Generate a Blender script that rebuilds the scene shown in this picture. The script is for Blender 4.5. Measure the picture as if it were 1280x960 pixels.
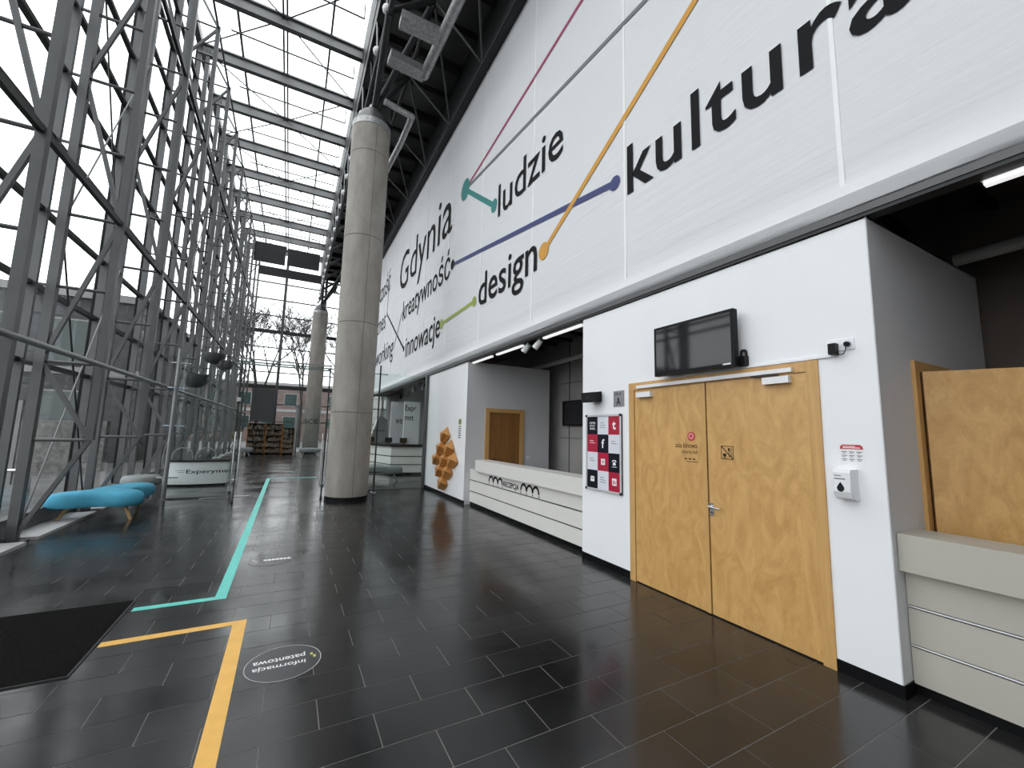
import bpy, math, random
from mathutils import Vector, Matrix
random.seed(7)
SC = bpy.context.scene
COL = SC.collection
for o in list(bpy.data.objects): bpy.data.objects.remove(o)

# ---------------------------------------------------------------- camera, sky, exposure
CAM_H = 1.7274
CF = 514.5485
CR = Vector((0.8798589, -0.4746305, 0.0239615))
CU = Vector((-0.0768914, -0.0924212, 0.9927467))
CW = Vector((0.4689734, 0.8753195, 0.1178126))
cam = bpy.data.cameras.new('camera'); camo = bpy.data.objects.new('camera', cam); COL.objects.link(camo)
m = Matrix.Identity(4)
for i in range(3):
    m[i][0] = CR[i]; m[i][1] = CU[i]; m[i][2] = -CW[i]
m[0][3], m[1][3], m[2][3] = 0, 0, CAM_H
camo.matrix_world = m
cam.sensor_width = 36; cam.lens = CF / 1280 * 36; cam.clip_start = .02; cam.clip_end = 400
SC.camera = camo
wd = bpy.data.worlds.new('overcast_sky'); SC.world = wd; wd.use_nodes = True
bg = wd.node_tree.nodes['Background']
bg.inputs[0].default_value = (.95, .975, 1, 1); bg.inputs[1].default_value = 3.0
vs = SC.view_settings
vs.view_transform = 'Standard'; vs.look = 'None'; vs.gamma = 1; vs.exposure = 0.0; vs.use_curve_mapping = False
try:
    SC.cycles.transparent_max_bounces = 32; SC.cycles.max_bounces = 10; SC.cycles.diffuse_bounces = 6
    SC.cycles.caustics_reflective = False; SC.cycles.caustics_refractive = False
except Exception: pass

# ---------------------------------------------------------------- materials
M = {}
def nt(name):
    m = bpy.data.materials.new(name); m.use_nodes = True
    t = m.node_tree; b = t.nodes['Principled BSDF']; M[name] = m
    return m, t, b
def simple(name, c, rough=.5, metal=0, noise=0, nscale=6, bump=0, bscale=40, stretch=(1, 1, 1), spec=None):
    m, t, b = nt(name)
    b.inputs['Base Color'].default_value = (*c, 1); b.inputs['Roughness'].default_value = rough; b.inputs['Metallic'].default_value = metal
    if spec is not None: b.inputs['Specular IOR Level'].default_value = spec
    if noise or bump:
        tc = t.nodes.new('ShaderNodeTexCoord'); mp = t.nodes.new('ShaderNodeMapping'); mp.inputs['Scale'].default_value = stretch
        t.links.new(tc.outputs['Object'], mp.inputs[0])
    if noise:
        n = t.nodes.new('ShaderNodeTexNoise'); n.inputs['Scale'].default_value = nscale; n.inputs['Detail'].default_value = 6
        t.links.new(mp.outputs[0], n.inputs['Vector'])
        r = t.nodes.new('ShaderNodeMapRange'); r.inputs['From Min'].default_value = .3; r.inputs['From Max'].default_value = .7
        r.inputs['To Min'].default_value = 1 - noise; r.inputs['To Max'].default_value = 1 + noise
        t.links.new(n.outputs['Fac'], r.inputs['Value'])
        mx = t.nodes.new('ShaderNodeVectorMath'); mx.operation = 'SCALE'; mx.inputs[0].default_value = c
        t.links.new(r.outputs[0], mx.inputs['Scale']); t.links.new(mx.outputs[0], b.inputs['Base Color'])
    if bump:
        n2 = t.nodes.new('ShaderNodeTexNoise'); n2.inputs['Scale'].default_value = bscale; n2.inputs['Detail'].default_value = 4
        t.links.new(mp.outputs[0], n2.inputs['Vector'])
        bp = t.nodes.new('ShaderNodeBump'); bp.inputs['Strength'].default_value = bump; bp.inputs['Distance'].default_value = .01
        t.links.new(n2.outputs['Fac'], bp.inputs['Height']); t.links.new(bp.outputs[0], b.inputs['Normal'])
    return m
def glass(name, tint=(.93, .96, .95), f0=.022, f90=.55):
    # thin clear pane: Schlick reflection, the same from both sides, the rest passes straight through
    m = bpy.data.materials.new(name); m.use_nodes = True; t = m.node_tree
    for n in list(t.nodes): t.nodes.remove(n)
    out = t.nodes.new('ShaderNodeOutputMaterial'); mix = t.nodes.new('ShaderNodeMixShader')
    tr = t.nodes.new('ShaderNodeBsdfTransparent'); gl = t.nodes.new('ShaderNodeBsdfGlossy'); geo = t.nodes.new('ShaderNodeNewGeometry')
    tr.inputs['Color'].default_value = (*tint, 1); gl.inputs['Roughness'].default_value = 0.0
    def math_(op, a=None, b=None):
        n = t.nodes.new('ShaderNodeMath'); n.operation = op
        for i, x in enumerate((a, b)):
            if x is None: continue
            if isinstance(x, (int, float)): n.inputs[i].default_value = x
            else: t.links.new(x, n.inputs[i])
        return n.outputs[0]
    dt = t.nodes.new('ShaderNodeVectorMath'); dt.operation = 'DOT_PRODUCT'
    t.links.new(geo.outputs['Incoming'], dt.inputs[0]); t.links.new(geo.outputs['Normal'], dt.inputs[1])
    c = math_('ABSOLUTE', dt.outputs['Value']); p = math_('POWER', math_('SUBTRACT', 1.0, c), 5.0)
    f = math_('ADD', math_('MULTIPLY', p, f90 - f0), f0)
    t.links.new(f, mix.inputs[0]); t.links.new(tr.outputs[0], mix.inputs[1]); t.links.new(gl.outputs[0], mix.inputs[2])
    t.links.new(mix.outputs[0], out.inputs[0]); M[name] = m
def emit(name, c, s):
    m, t, b = nt(name); b.inputs['Base Color'].default_value = (*c, 1)
    b.inputs['Emission Color'].default_value = (*c, 1); b.inputs['Emission Strength'].default_value = s
def wood(name, c1, c2, scale=3.0, rough=.38, stretch=(1, 1, .22)):
    m, t, b = nt(name)
    tc = t.nodes.new('ShaderNodeTexCoord'); mp = t.nodes.new('ShaderNodeMapping'); mp.inputs['Scale'].default_value = stretch
    t.links.new(tc.outputs['Object'], mp.inputs[0])
    n = t.nodes.new('ShaderNodeTexNoise'); n.inputs['Scale'].default_value = scale; n.inputs['Detail'].default_value = 7; n.inputs['Distortion'].default_value = 2.2
    t.links.new(mp.outputs[0], n.inputs['Vector'])
    n2 = t.nodes.new('ShaderNodeTexNoise'); n2.inputs['Scale'].default_value = scale * 18; n2.inputs['Detail'].default_value = 3
    t.links.new(mp.outputs[0], n2.inputs['Vector'])
    ad = t.nodes.new('ShaderNodeMath'); ad.operation = 'MULTIPLY_ADD'; ad.inputs[1].default_value = .35
    t.links.new(n2.outputs['Fac'], ad.inputs[0]); t.links.new(n.outputs['Fac'], ad.inputs[2])
    cr = t.nodes.new('ShaderNodeValToRGB'); e = cr.color_ramp.elements
    e[0].position = .45; e[0].color = (*c1, 1); e[1].position = .9; e[1].color = (*c2, 1)
    t.links.new(ad.outputs[0], cr.inputs[0]); t.links.new(cr.outputs[0], b.inputs['Base Color'])
    b.inputs['Roughness'].default_value = rough
    bp = t.nodes.new('ShaderNodeBump'); bp.inputs['Strength'].default_value = .05; bp.inputs['Distance'].default_value = .004
    t.links.new(n2.outputs['Fac'], bp.inputs['Height']); t.links.new(bp.outputs[0], b.inputs['Normal'])

simple('steel', (.092, .094, .096), .42, .3, noise=.08, nscale=3)
simple('roof_steel', (.165, .168, .17), .42, .3)
simple('steel_light', (.24, .245, .25), .4, .5)
simple('steel_dark', (.026, .027, .028), .5, .2)
simple('black_steel', (.022, .022, .024), .55, .1)
simple('gasket', (.008, .008, .009), .5, spec=.15)
simple('chrome', (.62, .62, .63), .22, 1)
simple('galvanised', (.40, .40, .40), .42, .55, noise=.25, nscale=14)
simple('deck', (.15, .147, .147), .7, .1, noise=.15, nscale=2)
glass('glass', (.965, .975, .975), .02, .4); glass('roof_glass', (.97, .98, .98), .02, .4); glass('green_glass', (.93, .965, .955), .025, .35)
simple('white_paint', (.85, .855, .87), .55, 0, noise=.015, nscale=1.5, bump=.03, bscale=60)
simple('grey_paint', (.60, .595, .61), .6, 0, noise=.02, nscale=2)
simple('dark_room', (.13, .105, .09), .8, 0, noise=.1, nscale=1.5)
simple('grey_room', (.34, .33, .32), .75, 0, noise=.12, nscale=1.2)
simple('cream', (.71, .69, .655), .42, 0, noise=.015, nscale=3)
simple('cream_warm', (.46, .435, .38), .42, 0, noise=.015, nscale=3)
simple('black_gloss', (.008, .008, .009), .12)
simple('black_plastic', (.006, .006, .0065), .4, spec=.15)
simple('aluminium', (.62, .62, .63), .35, .25)
simple('logo_pink', (.72, .25, .28), .4)
simple('concrete_dark', (.17, .155, .135), .8)
simple('screen', (.012, .012, .014), .06)
simple('print_black', (.013, .013, .0145), .7, spec=.1)
simple('print_grey', (.17, .17, .175), .6)
simple('print_white', (.86, .86, .86), .5)
simple('print_teal', (.02, .21, .195), .6); simple('print_blue', (.03, .042, .16), .6); simple('print_orange', (.62, .30, .035), .6)
simple('print_green', (.28, .36, .06), .6); simple('print_red', (.36, .05, .12), .6)
simple('card_black', (.010, .010, .018), .4, spec=.15); simple('card_red', (.42, .014, .045), .35); simple('card_white', (.72, .73, .79), .35)
simple('label_red', (.45, .03, .03), .4); simple('sticker_yellow', (.55, .55, .12), .4)
simple('tape_teal', (.13, .62, .54), .45, 0, noise=.08, nscale=12); simple('tape_yellow', (.83, .47, .10), .45, 0, noise=.06, nscale=9)
simple('mat', (.0055, .005, .0048), .95, 0, noise=.9, nscale=60, bump=1, bscale=160, spec=.08)
simple('grout', (.21, .20, .19), .8)
simple('plinth', (.004, .004, .0045), .35, spec=.15)
simple('sticker_dark', (.03, .029, .034), .3)
simple('blue_fabric', (.05, .30, .44), .75, 0, noise=.10, nscale=5, bump=.15, bscale=160)
simple('grey_fabric', (.22, .24, .24), .7, 0, noise=.1, nscale=5)
simple('plastic_white', (.80, .80, .81), .3)
simple('plate_metal', (.40, .40, .41), .3, .7)
simple('sill', (.55, .54, .54), .35, 0, noise=.05)
simple('paving', (.085, .085, .083), .8, 0, noise=.3, nscale=1.5)
simple('ext_wall', (.055, .057, .06), .8, 0, noise=.3, nscale=1.2, stretch=(1, 1, 4))
simple('ext_stone', (.14, .135, .13), .85, 0, noise=.45, nscale=6)
simple('ext_light', (.22, .22, .22), .7)
simple('ext_window', (.02, .038, .036), .08)
simple('ext_brick', (.12, .085, .075), .85, 0, noise=.3, nscale=3)
simple('ext_pale', (.30, .30, .29), .8, 0, noise=.1)
simple('bark', (.035, .03, .027), .9, 0, noise=.3, nscale=8)
simple('leaf', (.20, .22, .03), .8)
simple('board_grey', (.06, .062, .066), .5)
simple('dark_sheet', (.012, .012, .014), .7)
simple('books', (.15, .12, .085), .7, 0, noise=.95, nscale=14, stretch=(1, 1, .6))
wood('birch', (.66, .395, .145), (.50, .272, .085), 5.5, stretch=(1, 1, .45))
wood('birch_frame', (.63, .375, .14), (.50, .275, .09), 5, stretch=(1, 1, .1))
wood('oak_door', (.30, .135, .035), (.19, .08, .02), 6, stretch=(1, 1, .06))
wood('sculpture_wood', (.62, .30, .085), (.48, .21, .05), 7, .45, (1, 1, 1))
wood('leg_wood', (.55, .38, .17), (.42, .27, .1), 6)
emit('lamp_white', (1, 1, 1), .8)
# concrete
def concrete():
    m, t, b = nt('concrete')
    tc = t.nodes.new('ShaderNodeTexCoord'); mp = t.nodes.new('ShaderNodeMapping'); mp.inputs['Scale'].default_value = (1, 1, .35)
    t.links.new(tc.outputs['Object'], mp.inputs[0])
    n = t.nodes.new('ShaderNodeTexNoise'); n.inputs['Scale'].default_value = 2.2; n.inputs['Detail'].default_value = 9; n.inputs['Roughness'].default_value = .65
    t.links.new(mp.outputs[0], n.inputs['Vector'])
    cr = t.nodes.new('ShaderNodeValToRGB'); e = cr.color_ramp.elements
    e[0].position = .3; e[0].color = (.22, .198, .172, 1); e[1].position = .75; e[1].color = (.40, .375, .34, 1)
    t.links.new(n.outputs['Fac'], cr.inputs[0]); t.links.new(cr.outputs[0], b.inputs['Base Color']); b.inputs['Roughness'].default_value = .75
    n2 = t.nodes.new('ShaderNodeTexNoise'); n2.inputs['Scale'].default_value = 30
    t.links.new(tc.outputs['Object'], n2.inputs['Vector'])
    bp = t.nodes.new('ShaderNodeBump'); bp.inputs['Strength'].default_value = .15; bp.inputs['Distance'].default_value = .01
    t.links.new(n2.outputs['Fac'], bp.inputs['Height']); t.links.new(bp.outputs[0], b.inputs['Normal'])
concrete()
def tile_mat():
    m, t, b = nt('slate_tile')
    tc = t.nodes.new('ShaderNodeTexCoord'); oi = t.nodes.new('ShaderNodeObjectInfo'); geo = t.nodes.new('ShaderNodeNewGeometry')
    n = t.nodes.new('ShaderNodeTexNoise'); n.inputs['Scale'].default_value = 3; n.inputs['Detail'].default_value = 8
    t.links.new(geo.outputs['Position'], n.inputs['Vector'])
    ad = t.nodes.new('ShaderNodeMath'); ad.operation = 'MULTIPLY_ADD'; ad.inputs[1].default_value = .3
    t.links.new(oi.outputs['Random'], ad.inputs[0]); t.links.new(n.outputs['Fac'], ad.inputs[2])
    cr = t.nodes.new('ShaderNodeValToRGB'); e = cr.color_ramp.elements
    e[0].position = .35; e[0].color = (.009, .009, .0095, 1); e[1].position = 1.0; e[1].color = (.027, .0265, .027, 1)
    t.links.new(ad.outputs[0], cr.inputs[0]); t.links.new(cr.outputs[0], b.inputs['Base Color'])
    n3 = t.nodes.new('ShaderNodeTexNoise'); n3.inputs['Scale'].default_value = 1.3; n3.inputs['Detail'].default_value = 5
    t.links.new(geo.outputs['Position'], n3.inputs['Vector'])
    rr = t.nodes.new('ShaderNodeMapRange'); rr.inputs['From Min'].default_value = .3; rr.inputs['From Max'].default_value = .7
    rr.inputs['To Min'].default_value = .12; rr.inputs['To Max'].default_value = .27
    t.links.new(n3.outputs['Fac'], rr.inputs['Value']); t.links.new(rr.outputs[0], b.inputs['Roughness'])
    n2 = t.nodes.new('ShaderNodeTexNoise'); n2.inputs['Scale'].default_value = 14; n2.inputs['Detail'].default_value = 3
    t.links.new(geo.outputs['Position'], n2.inputs['Vector'])
    bp = t.nodes.new('ShaderNodeBump'); bp.inputs['Strength'].default_value = .12; bp.inputs['Distance'].default_value = .004
    t.links.new(n2.outputs['Fac'], bp.inputs['Height']); t.links.new(bp.outputs[0], b.inputs['Normal'])
tile_mat()
def fabric_mat():
    m, t, b = nt('banner_fabric')
    b.inputs['Base Color'].default_value = (.70, .705, .72, 1); b.inputs['Roughness'].default_value = .6
    geo = t.nodes.new('ShaderNodeNewGeometry'); mp = t.nodes.new('ShaderNodeMapping'); mp.inputs['Scale'].default_value = (1, .5, 7)
    t.links.new(geo.outputs['Position'], mp.inputs[0])
    n = t.nodes.new('ShaderNodeTexNoise'); n.inputs['Scale'].default_value = 1.6; n.inputs['Detail'].default_value = 3
    t.links.new(mp.outputs[0], n.inputs['Vector'])
    bp = t.nodes.new('ShaderNodeBump'); bp.inputs['Strength'].default_value = .25; bp.inputs['Distance'].default_value = .03
    t.links.new(n.outputs['Fac'], bp.inputs['Height']); t.links.new(bp.outputs[0], b.inputs['Normal'])
fabric_mat()

# ---------------------------------------------------------------- mesh helpers
class MB:
    def __init__(s): s.v = []; s.f = []
    def add(s, vs, fs):
        k = len(s.v); s.v += [Vector(p) for p in vs]; s.f += [tuple(i + k for i in f) for f in fs]; return s
    def box(s, a, b):
        x0, x1 = sorted((a[0], b[0])); y0, y1 = sorted((a[1], b[1])); z0, z1 = sorted((a[2], b[2]))
        return s.add([(x0, y0, z0), (x1, y0, z0), (x1, y1, z0), (x0, y1, z0), (x0, y0, z1), (x1, y0, z1), (x1, y1, z1), (x0, y1, z1)],
                     [(0, 3, 2, 1), (4, 5, 6, 7), (0, 1, 5, 4), (1, 2, 6, 5), (2, 3, 7, 6), (3, 0, 4, 7)])
    def frame(s, p, q, up=(0, 0, 1)):
        p = Vector(p); q = Vector(q); d = (q - p).normalized(); up = Vector(up)
        if abs(d.dot(up)) > .98: up = Vector((0, 1, 0))
        a = d.cross(up).normalized(); b = a.cross(d).normalized(); return p, q, a, b
    def bar(s, p, q, w, h=None, up=(0, 0, 1)):
        h = h or w; p, q, a, b = s.frame(p, q, up); o = [(-1, -1), (1, -1), (1, 1), (-1, 1)]
        vs = [c + a * (i * w / 2) + b * (j * h / 2) for c in (p, q) for i, j in o]
        return s.add(vs, [(0, 1, 2, 3), (7, 6, 5, 4)] + [(i, i + 4, (i + 1) % 4 + 4, (i + 1) % 4) for i in range(4)])
    def tube(s, p, q, r, n=8, r2=None):
        r2 = r if r2 is None else r2; p, q, a, b = s.frame(p, q)
        vs = []
        for c, rr in ((p, r), (q, r2)):
            for i in range(n):
                t = 2 * math.pi * i / n; vs.append(c + a * math.cos(t) * rr + b * math.sin(t) * rr)
        return s.add(vs, [tuple(range(n)), tuple(reversed(range(n, 2 * n)))] + [(i, i + n, (i + 1) % n + n, (i + 1) % n) for i in range(n)])
    def path(s, pts, r, n=7):
        for p, q in zip(pts, pts[1:]): s.tube(p, q, r, n)
        return s
    def lathe(s, c, prof, n=24, axis='z'):
        c = Vector(c); vs = []
        for r, h in prof:
            for i in range(n):
                t = 2 * math.pi * i / n; x, y = r * math.cos(t), r * math.sin(t)
                vs.append(c + (Vector((x, y, h)) if axis == 'z' else Vector((h, x, y)) if axis == 'x' else Vector((x, h, y))))
        fs = []
        for j in range(len(prof) - 1):
            for i in range(n): fs.append((j * n + i, j * n + (i + 1) % n, (j + 1) * n + (i + 1) % n, (j + 1) * n + i))
        fs += [tuple(reversed(range(n))), tuple(range((len(prof) - 1) * n, len(prof) * n))]
        return s.add(vs, fs)
    def prism(s, poly, d):
        poly = [Vector(p) for p in poly]; d = Vector(d); n = len(poly)
        return s.add(poly + [p + d for p in poly], [tuple(range(n)), tuple(reversed(range(n, 2 * n)))] + [(i, i + n, (i + 1) % n + n, (i + 1) % n) for i in range(n)])
    def ball(s, c, r, n=10, k=6):
        return s.lathe(c, [(r * math.sin(math.pi * j / k) + 1e-4, -r * math.cos(math.pi * j / k)) for j in range(k + 1)], n)
def link(name, me, mat, parent=None, loc=(0, 0, 0), smooth=False):
    if mat and not me.materials: me.materials.append(M[mat])
    o = bpy.data.objects.new(name, me); COL.objects.link(o); o.location = loc
    if parent: o.parent = parent
    return o
def wloc(o):
    p = Vector((0, 0, 0))
    while o: p = p + o.location; o = o.parent
    return p
def mesh_of(name, mb, origin, smooth=False):
    me = bpy.data.meshes.new(name); me.from_pydata([p - origin for p in mb.v], [], mb.f); me.validate()
    import bmesh
    bm = bmesh.new(); bm.from_mesh(me); bmesh.ops.recalc_face_normals(bm, faces=bm.faces); bm.to_mesh(me); bm.free()
    if smooth:
        for p in me.polygons: p.use_smooth = True
        try: me.set_sharp_from_angle(angle=math.radians(40))
        except Exception: pass
    return me
def part(name, mb, mat, parent, smooth=False, label=None, kind=None):
    o = link(name, mesh_of(name, mb, wloc(parent), smooth), mat, parent)
    if label: o['label'] = label
    if kind: o['kind'] = kind
    return o
def thing(name, label, cat, loc, group=None):
    o = bpy.data.objects.new(name, None); COL.objects.link(o); o.location = loc; o.empty_display_size = .1
    o['label'] = label; o['category'] = cat
    if group: o['group'] = group
    return o
def tag(o, label, cat, group=None):
    o['label'] = label; o['category'] = cat
    if group: o['group'] = group
    return o
def solo(name, mb, mat, label=None, cat=None, group=None, smooth=False, kind=None):
    lo = [min(p[i] for p in mb.v) for i in range(3)]; hi = [max(p[i] for p in mb.v) for i in range(3)]
    org = Vector(((lo[0] + hi[0]) / 2, (lo[1] + hi[1]) / 2, lo[2]))
    o = link(name, mesh_of(name, mb, org, smooth), mat, None, org)
    if label: o['label'] = label
    if cat: o['category'] = cat
    if group: o['group'] = group
    if kind: o['kind'] = kind
    return o
def struct(name, mb=None, mat=None, label=None, loc=(0, 0, 0), smooth=False):
    if mb: o = solo(name, mb, mat, smooth=smooth)
    else: o = bpy.data.objects.new(name, None); COL.objects.link(o); o.location = loc
    o['kind'] = 'structure'
    if label: o['label'] = label
    return o
def dup(root, loc, label=None, rz=None, parent=None):
    c = root.copy(); COL.objects.link(c); c.location = loc
    if rz is not None: c.rotation_euler.z = rz
    if label: c['label'] = label
    for ch in root.children:
        d = ch.copy(); COL.objects.link(d); d.parent = c
        for g in ch.children:
            e = g.copy(); COL.objects.link(e); e.parent = d
    return c
_tc = {}
def text_geo(s, off=0.0):
    if (s, off) in _tc: return _tc[(s, off)]
    cu = bpy.data.curves.new('t', 'FONT'); cu.body = s; cu.offset = off; cu.space_character = 1.08 if s == 'kultura' else 1.0; cu.resolution_u = 3; cu.size = 1; cu.fill_mode = 'FRONT'
    o = bpy.data.objects.new('t', cu); COL.objects.link(o)
    dg = bpy.context.evaluated_depsgraph_get(); me = bpy.data.meshes.new_from_object(o.evaluated_get(dg))
    vs = [v.co.copy() for v in me.vertices]; fs = [tuple(p.vertices) for p in me.polygons]
    bpy.data.objects.remove(o); bpy.data.curves.remove(cu); bpy.data.meshes.remove(me)
    x0 = min(v.x for v in vs); x1 = max(v.x for v in vs); y0 = min(v.y for v in vs); y1 = max(v.y for v in vs)
    r = ([((v.x - x0) / (x1 - x0), (v.y - y0) / (y1 - y0)) for v in vs], fs); _tc[(s, off)] = r
    return r
def text(name, s, org, U, V, mat, parent, off=0.0):
    org = Vector(org); U = Vector(U); V = Vector(V); uv, fs = text_geo(s, off)
    return part(name, MB().add([org + U * a + V * b for a, b in uv], fs), mat, parent)
def wtext(name, s, ya, yb, z0, z1, x, mat, parent, off=0.0):
    return text(name, s, (x, ya, z0), (0, yb - ya, 0), (0, 0, z1 - z0), mat, parent, off)
ORD = ['nearest', 'second nearest', 'third nearest', 'fourth nearest', 'fifth nearest', 'sixth nearest', 'seventh nearest', 'eighth nearest', 'ninth nearest', 'tenth nearest', 'eleventh nearest', 'twelfth nearest', 'thirteenth nearest', 'fourteenth nearest']

# ---------------------------------------------------------------- layout constants (metres)
FS = 2.41; Y0F = 6.26                        # facade frame spacing, first frame in view
FY = [Y0F + FS * k for k in range(12)]       # 6.26 .. 32.77
XO, XI, XG = -3.33, -2.67, -3.60             # outer chord, inner chord, glazing plane
LV = [1.46 + 1.165 * k for k in range(11)]   # 1.46 .. 13.11
WX = 3.80; WT = 3.465                        # right wall plane and height
YB, YE = -4.6, 33.3                          # room ends
RZ = 14.0

# ---------------------------------------------------------------- floor
def proj(p):
    d = Vector((p[0], p[1], p[2] - CAM_H)); w = d.dot(CW)
    if w < .05: return None
    return 640 + CF * d.dot(CR) / w, 480 - CF * d.dot(CU) / w
floor = struct('floor', MB().box((-3.75, YB, -.25), (6.9, YE + .3, -.0022)), 'grout', 'black slate tile floor with thin pale joints')
GX, GY, TW = .889, 3.6957, .3
tiles = []
r = int(math.floor((GY - (YE + .3)) / TW))
while GY - (r + 1) * TW > YB:
    y1 = GY - r * TW; y0 = y1 - TW
    c = int(math.floor((-3.7 - GX) / TW)); c += (c - r) % 2
    while GX + c * TW < 4.0 or (y0 > 12.9 and GX + c * TW < 6.5):
        x0 = GX + c * TW
        cen = (x0 + .3, (y0 + y1) / 2, 0); p = proj(cen); sc = 0
        if p and -20 < p[0] < 1300 and 560 < p[1] < 985 and cen[0] < 3.9:
            qs = [proj((x0 + a, y0 + b, 0)) for a, b in ((0, 0), (.6, 0), (.6, .3), (0, .3))]
            if all(qs): sc = abs(sum(qs[i][0] * qs[(i + 1) % 4][1] - qs[(i + 1) % 4][0] * qs[i][1] for i in range(4))) / 2
        tiles.append((sc, x0, y0)); c += 2
    r += 1
tiles.sort(key=lambda t: -t[0])
g = .003
tm = mesh_of('tile', MB().box((g, g, -.02), (.6 - g, .3 - g, 0)), Vector((0, 0, 0)))
fl = wloc(floor)
for sc, x, y in tiles[:300]:
    link('tile', tm, 'slate_tile', floor, Vector((x, y, random.uniform(-.0006, .0004))) - fl)
mb = MB()
for sc, x, y in tiles[300:]: mb.box((x + g, y + g, -.02), (x + .6 - g, y + .3 - g, random.uniform(-.0006, .0004)))
part('tiles_further_off', mb, 'slate_tile', floor, kind='stuff')

# ---------------------------------------------------------------- glazed facade (left)
win = struct('window_1', None, None, 'tall glazed facade of large clear panes in slim grey mullions along the left', (XG, 14, 0))
ys = [FY[0] - FS * k for k in range(4, 0, -1)] + FY
zl = [.3, 1.46] + LV[1:] + [14.3]
mul = mesh_of('mullion', MB().box((-.02, -.032, 0), (.10, .032, 14.4)), Vector((0, 0, 0)))
gas = mesh_of('gasket', MB().box((-.06, -.04, 0), (-.02, .04, 14.4)), Vector((0, 0, 0)))
wl_ = wloc(win)
for y in ys:
    link('mullion', mul, 'steel', win, Vector((XG, y, 0)) - wl_); link('gasket', gas, 'gasket', win, Vector((XG, y, 0)) - wl_)
tr = mesh_of('transom', MB().box((-.03, .03, -.035), (.06, FS - .03, .035)), Vector((0, 0, 0)))
pm = {}
for y in ys[:-1]:
    for j, (a, b) in enumerate(zip(zl, zl[1:])):
        if abs(b - a) > .1:
            key = round(b - a, 3)
            if key not in pm: pm[key] = mesh_of('pane', MB().box((-.046, .0, 0), (-.034, FS, key)), Vector((0, 0, 0)))
            link('pane', pm[key], 'glass', win, Vector((XG, y, a)) - wl_)
        if j and j != 1: link('transom', tr, 'steel_dark', win, Vector((XG, y, a)) - wl_)
part('bottom_rail', MB().box((XG - .06, ys[0], 0), (XG + .10, ys[-1], .3)), 'steel', win)
part('top_rail', MB().box((XG - .06, ys[0], 14.3), (XG + .10, ys[-1], 14.55)), 'steel', win)
sm = mesh_of('sill', MB().box((-.40, .16, 0), (0, FS - .16, .045)), Vector((0, 0, 0)))
for y in ys[:-1]: link('sill', sm, 'sill', win, Vector((-3.12, y, 0.001)) - wl_)

# lattice truss columns
def make_truss():
    t = thing('truss_column', '', 'truss column', (XO, 0, 0), 'lattice truss columns along the glass facade')
    D = XI - XO
    L = wloc(t)
    def P(inner, z): return Vector((L.x + (D if inner else 0), 0, z))
    part('outer_chord', MB().box((XO - .055, -.055, 0), (XO + .055, .055, 14.3)), 'steel', t)
    part('inner_chord', MB().box((XI - .048, -.048, LV[0]), (XI + .048, .048, LV[-1] + .06)), 'steel', t)
    for z in LV: part('strut', MB().tube(P(0, z), P(1, z), .026, 7), 'steel', t)
    for z in LV[1:]: part('standoff', MB().bar((XG + .10, 0, z), (XO - .05, 0, z), .035), 'steel', t)
    seq = [(0, .05), (1, LV[0]), (0, LV[1]), (1, LV[3]), (0, LV[5]), (1, LV[7]), (0, LV[9]), (1, LV[10]), (0, 14.25)]
    for a, b in zip(seq, seq[1:]): part('diagonal', MB().bar(P(*a), P(*b), .055, .055, (0, 1, 0)), 'steel', t)
    part('base_plate', MB().box((XO - .13, -.13, 0), (XO + .13, .13, .025)), 'steel_dark', t)
    return t
proto = make_truss()
for k, y in enumerate(FY):
    lab = f'grey steel lattice truss column of the glass facade, {ORD[k]} the camera'
    if k == 0: proto.location.y = y; proto['label'] = lab
    else: dup(proto, (XO, y, 0), lab)
for k in (1, 2):
    dup(proto, (XO, FY[0] - FS * k, 0), 'grey steel lattice truss column of the glass facade beyond the left edge of the photo')
solo('handrail_tube', MB().tube((XI + .03, ys[0], 2.62), (XI + .03, FY[4], 2.62), .038, 10).tube((XI + .03, FY[4], 2.62), (XI + .03, FY[-1], 2.62), .034, 10), 'steel_light', 'long round grey tube running along the truss columns at head height', 'tube', smooth=True)
for z, lab in ((4.95, 'lower dark steel beam running along the inner chords of the truss columns'), (9.61, 'upper dark steel beam running along the inner chords of the truss columns')):
    solo('facade_beam', MB().box((XI - .03, ys[0], z - .04), (XI + .03, FY[-1], z + .04)), 'steel_dark', lab, 'beam', 'facade beams')
solo('facade_beam', MB().tube((XI, ys[0], 13.11), (XI, FY[-1], 13.11), .03, 6), 'steel_dark', 'thin dark tie tube along the tops of the truss columns', 'beam', 'facade beams')
for i, (k, z0, z1) in enumerate([(1, .1, 4.95), (1, 4.95, 9.61), (4, .1, 4.95), (4, 4.95, 9.61), (7, .1, 4.95), (7, 4.95, 9.61)]):
    w = ['first', 'second', 'third'][i // 2]
    t = thing('cross_bracing', f"thin steel cross bracing rods, {'upper' if i % 2 else 'lower'} pair of the {w} braced facade bay", 'bracing', (XO, FY[k] + FS / 2, z0), 'cross bracing of the facade')
    part('rod', MB().tube((XO + .03, FY[k], z0), (XO + .03, FY[k + 1], z1), .014, 6), 'steel_light', t)
    part('rod', MB().tube((XO - .03, FY[k], z1), (XO - .03, FY[k + 1], z0), .014, 6), 'steel_dark', t)

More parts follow.
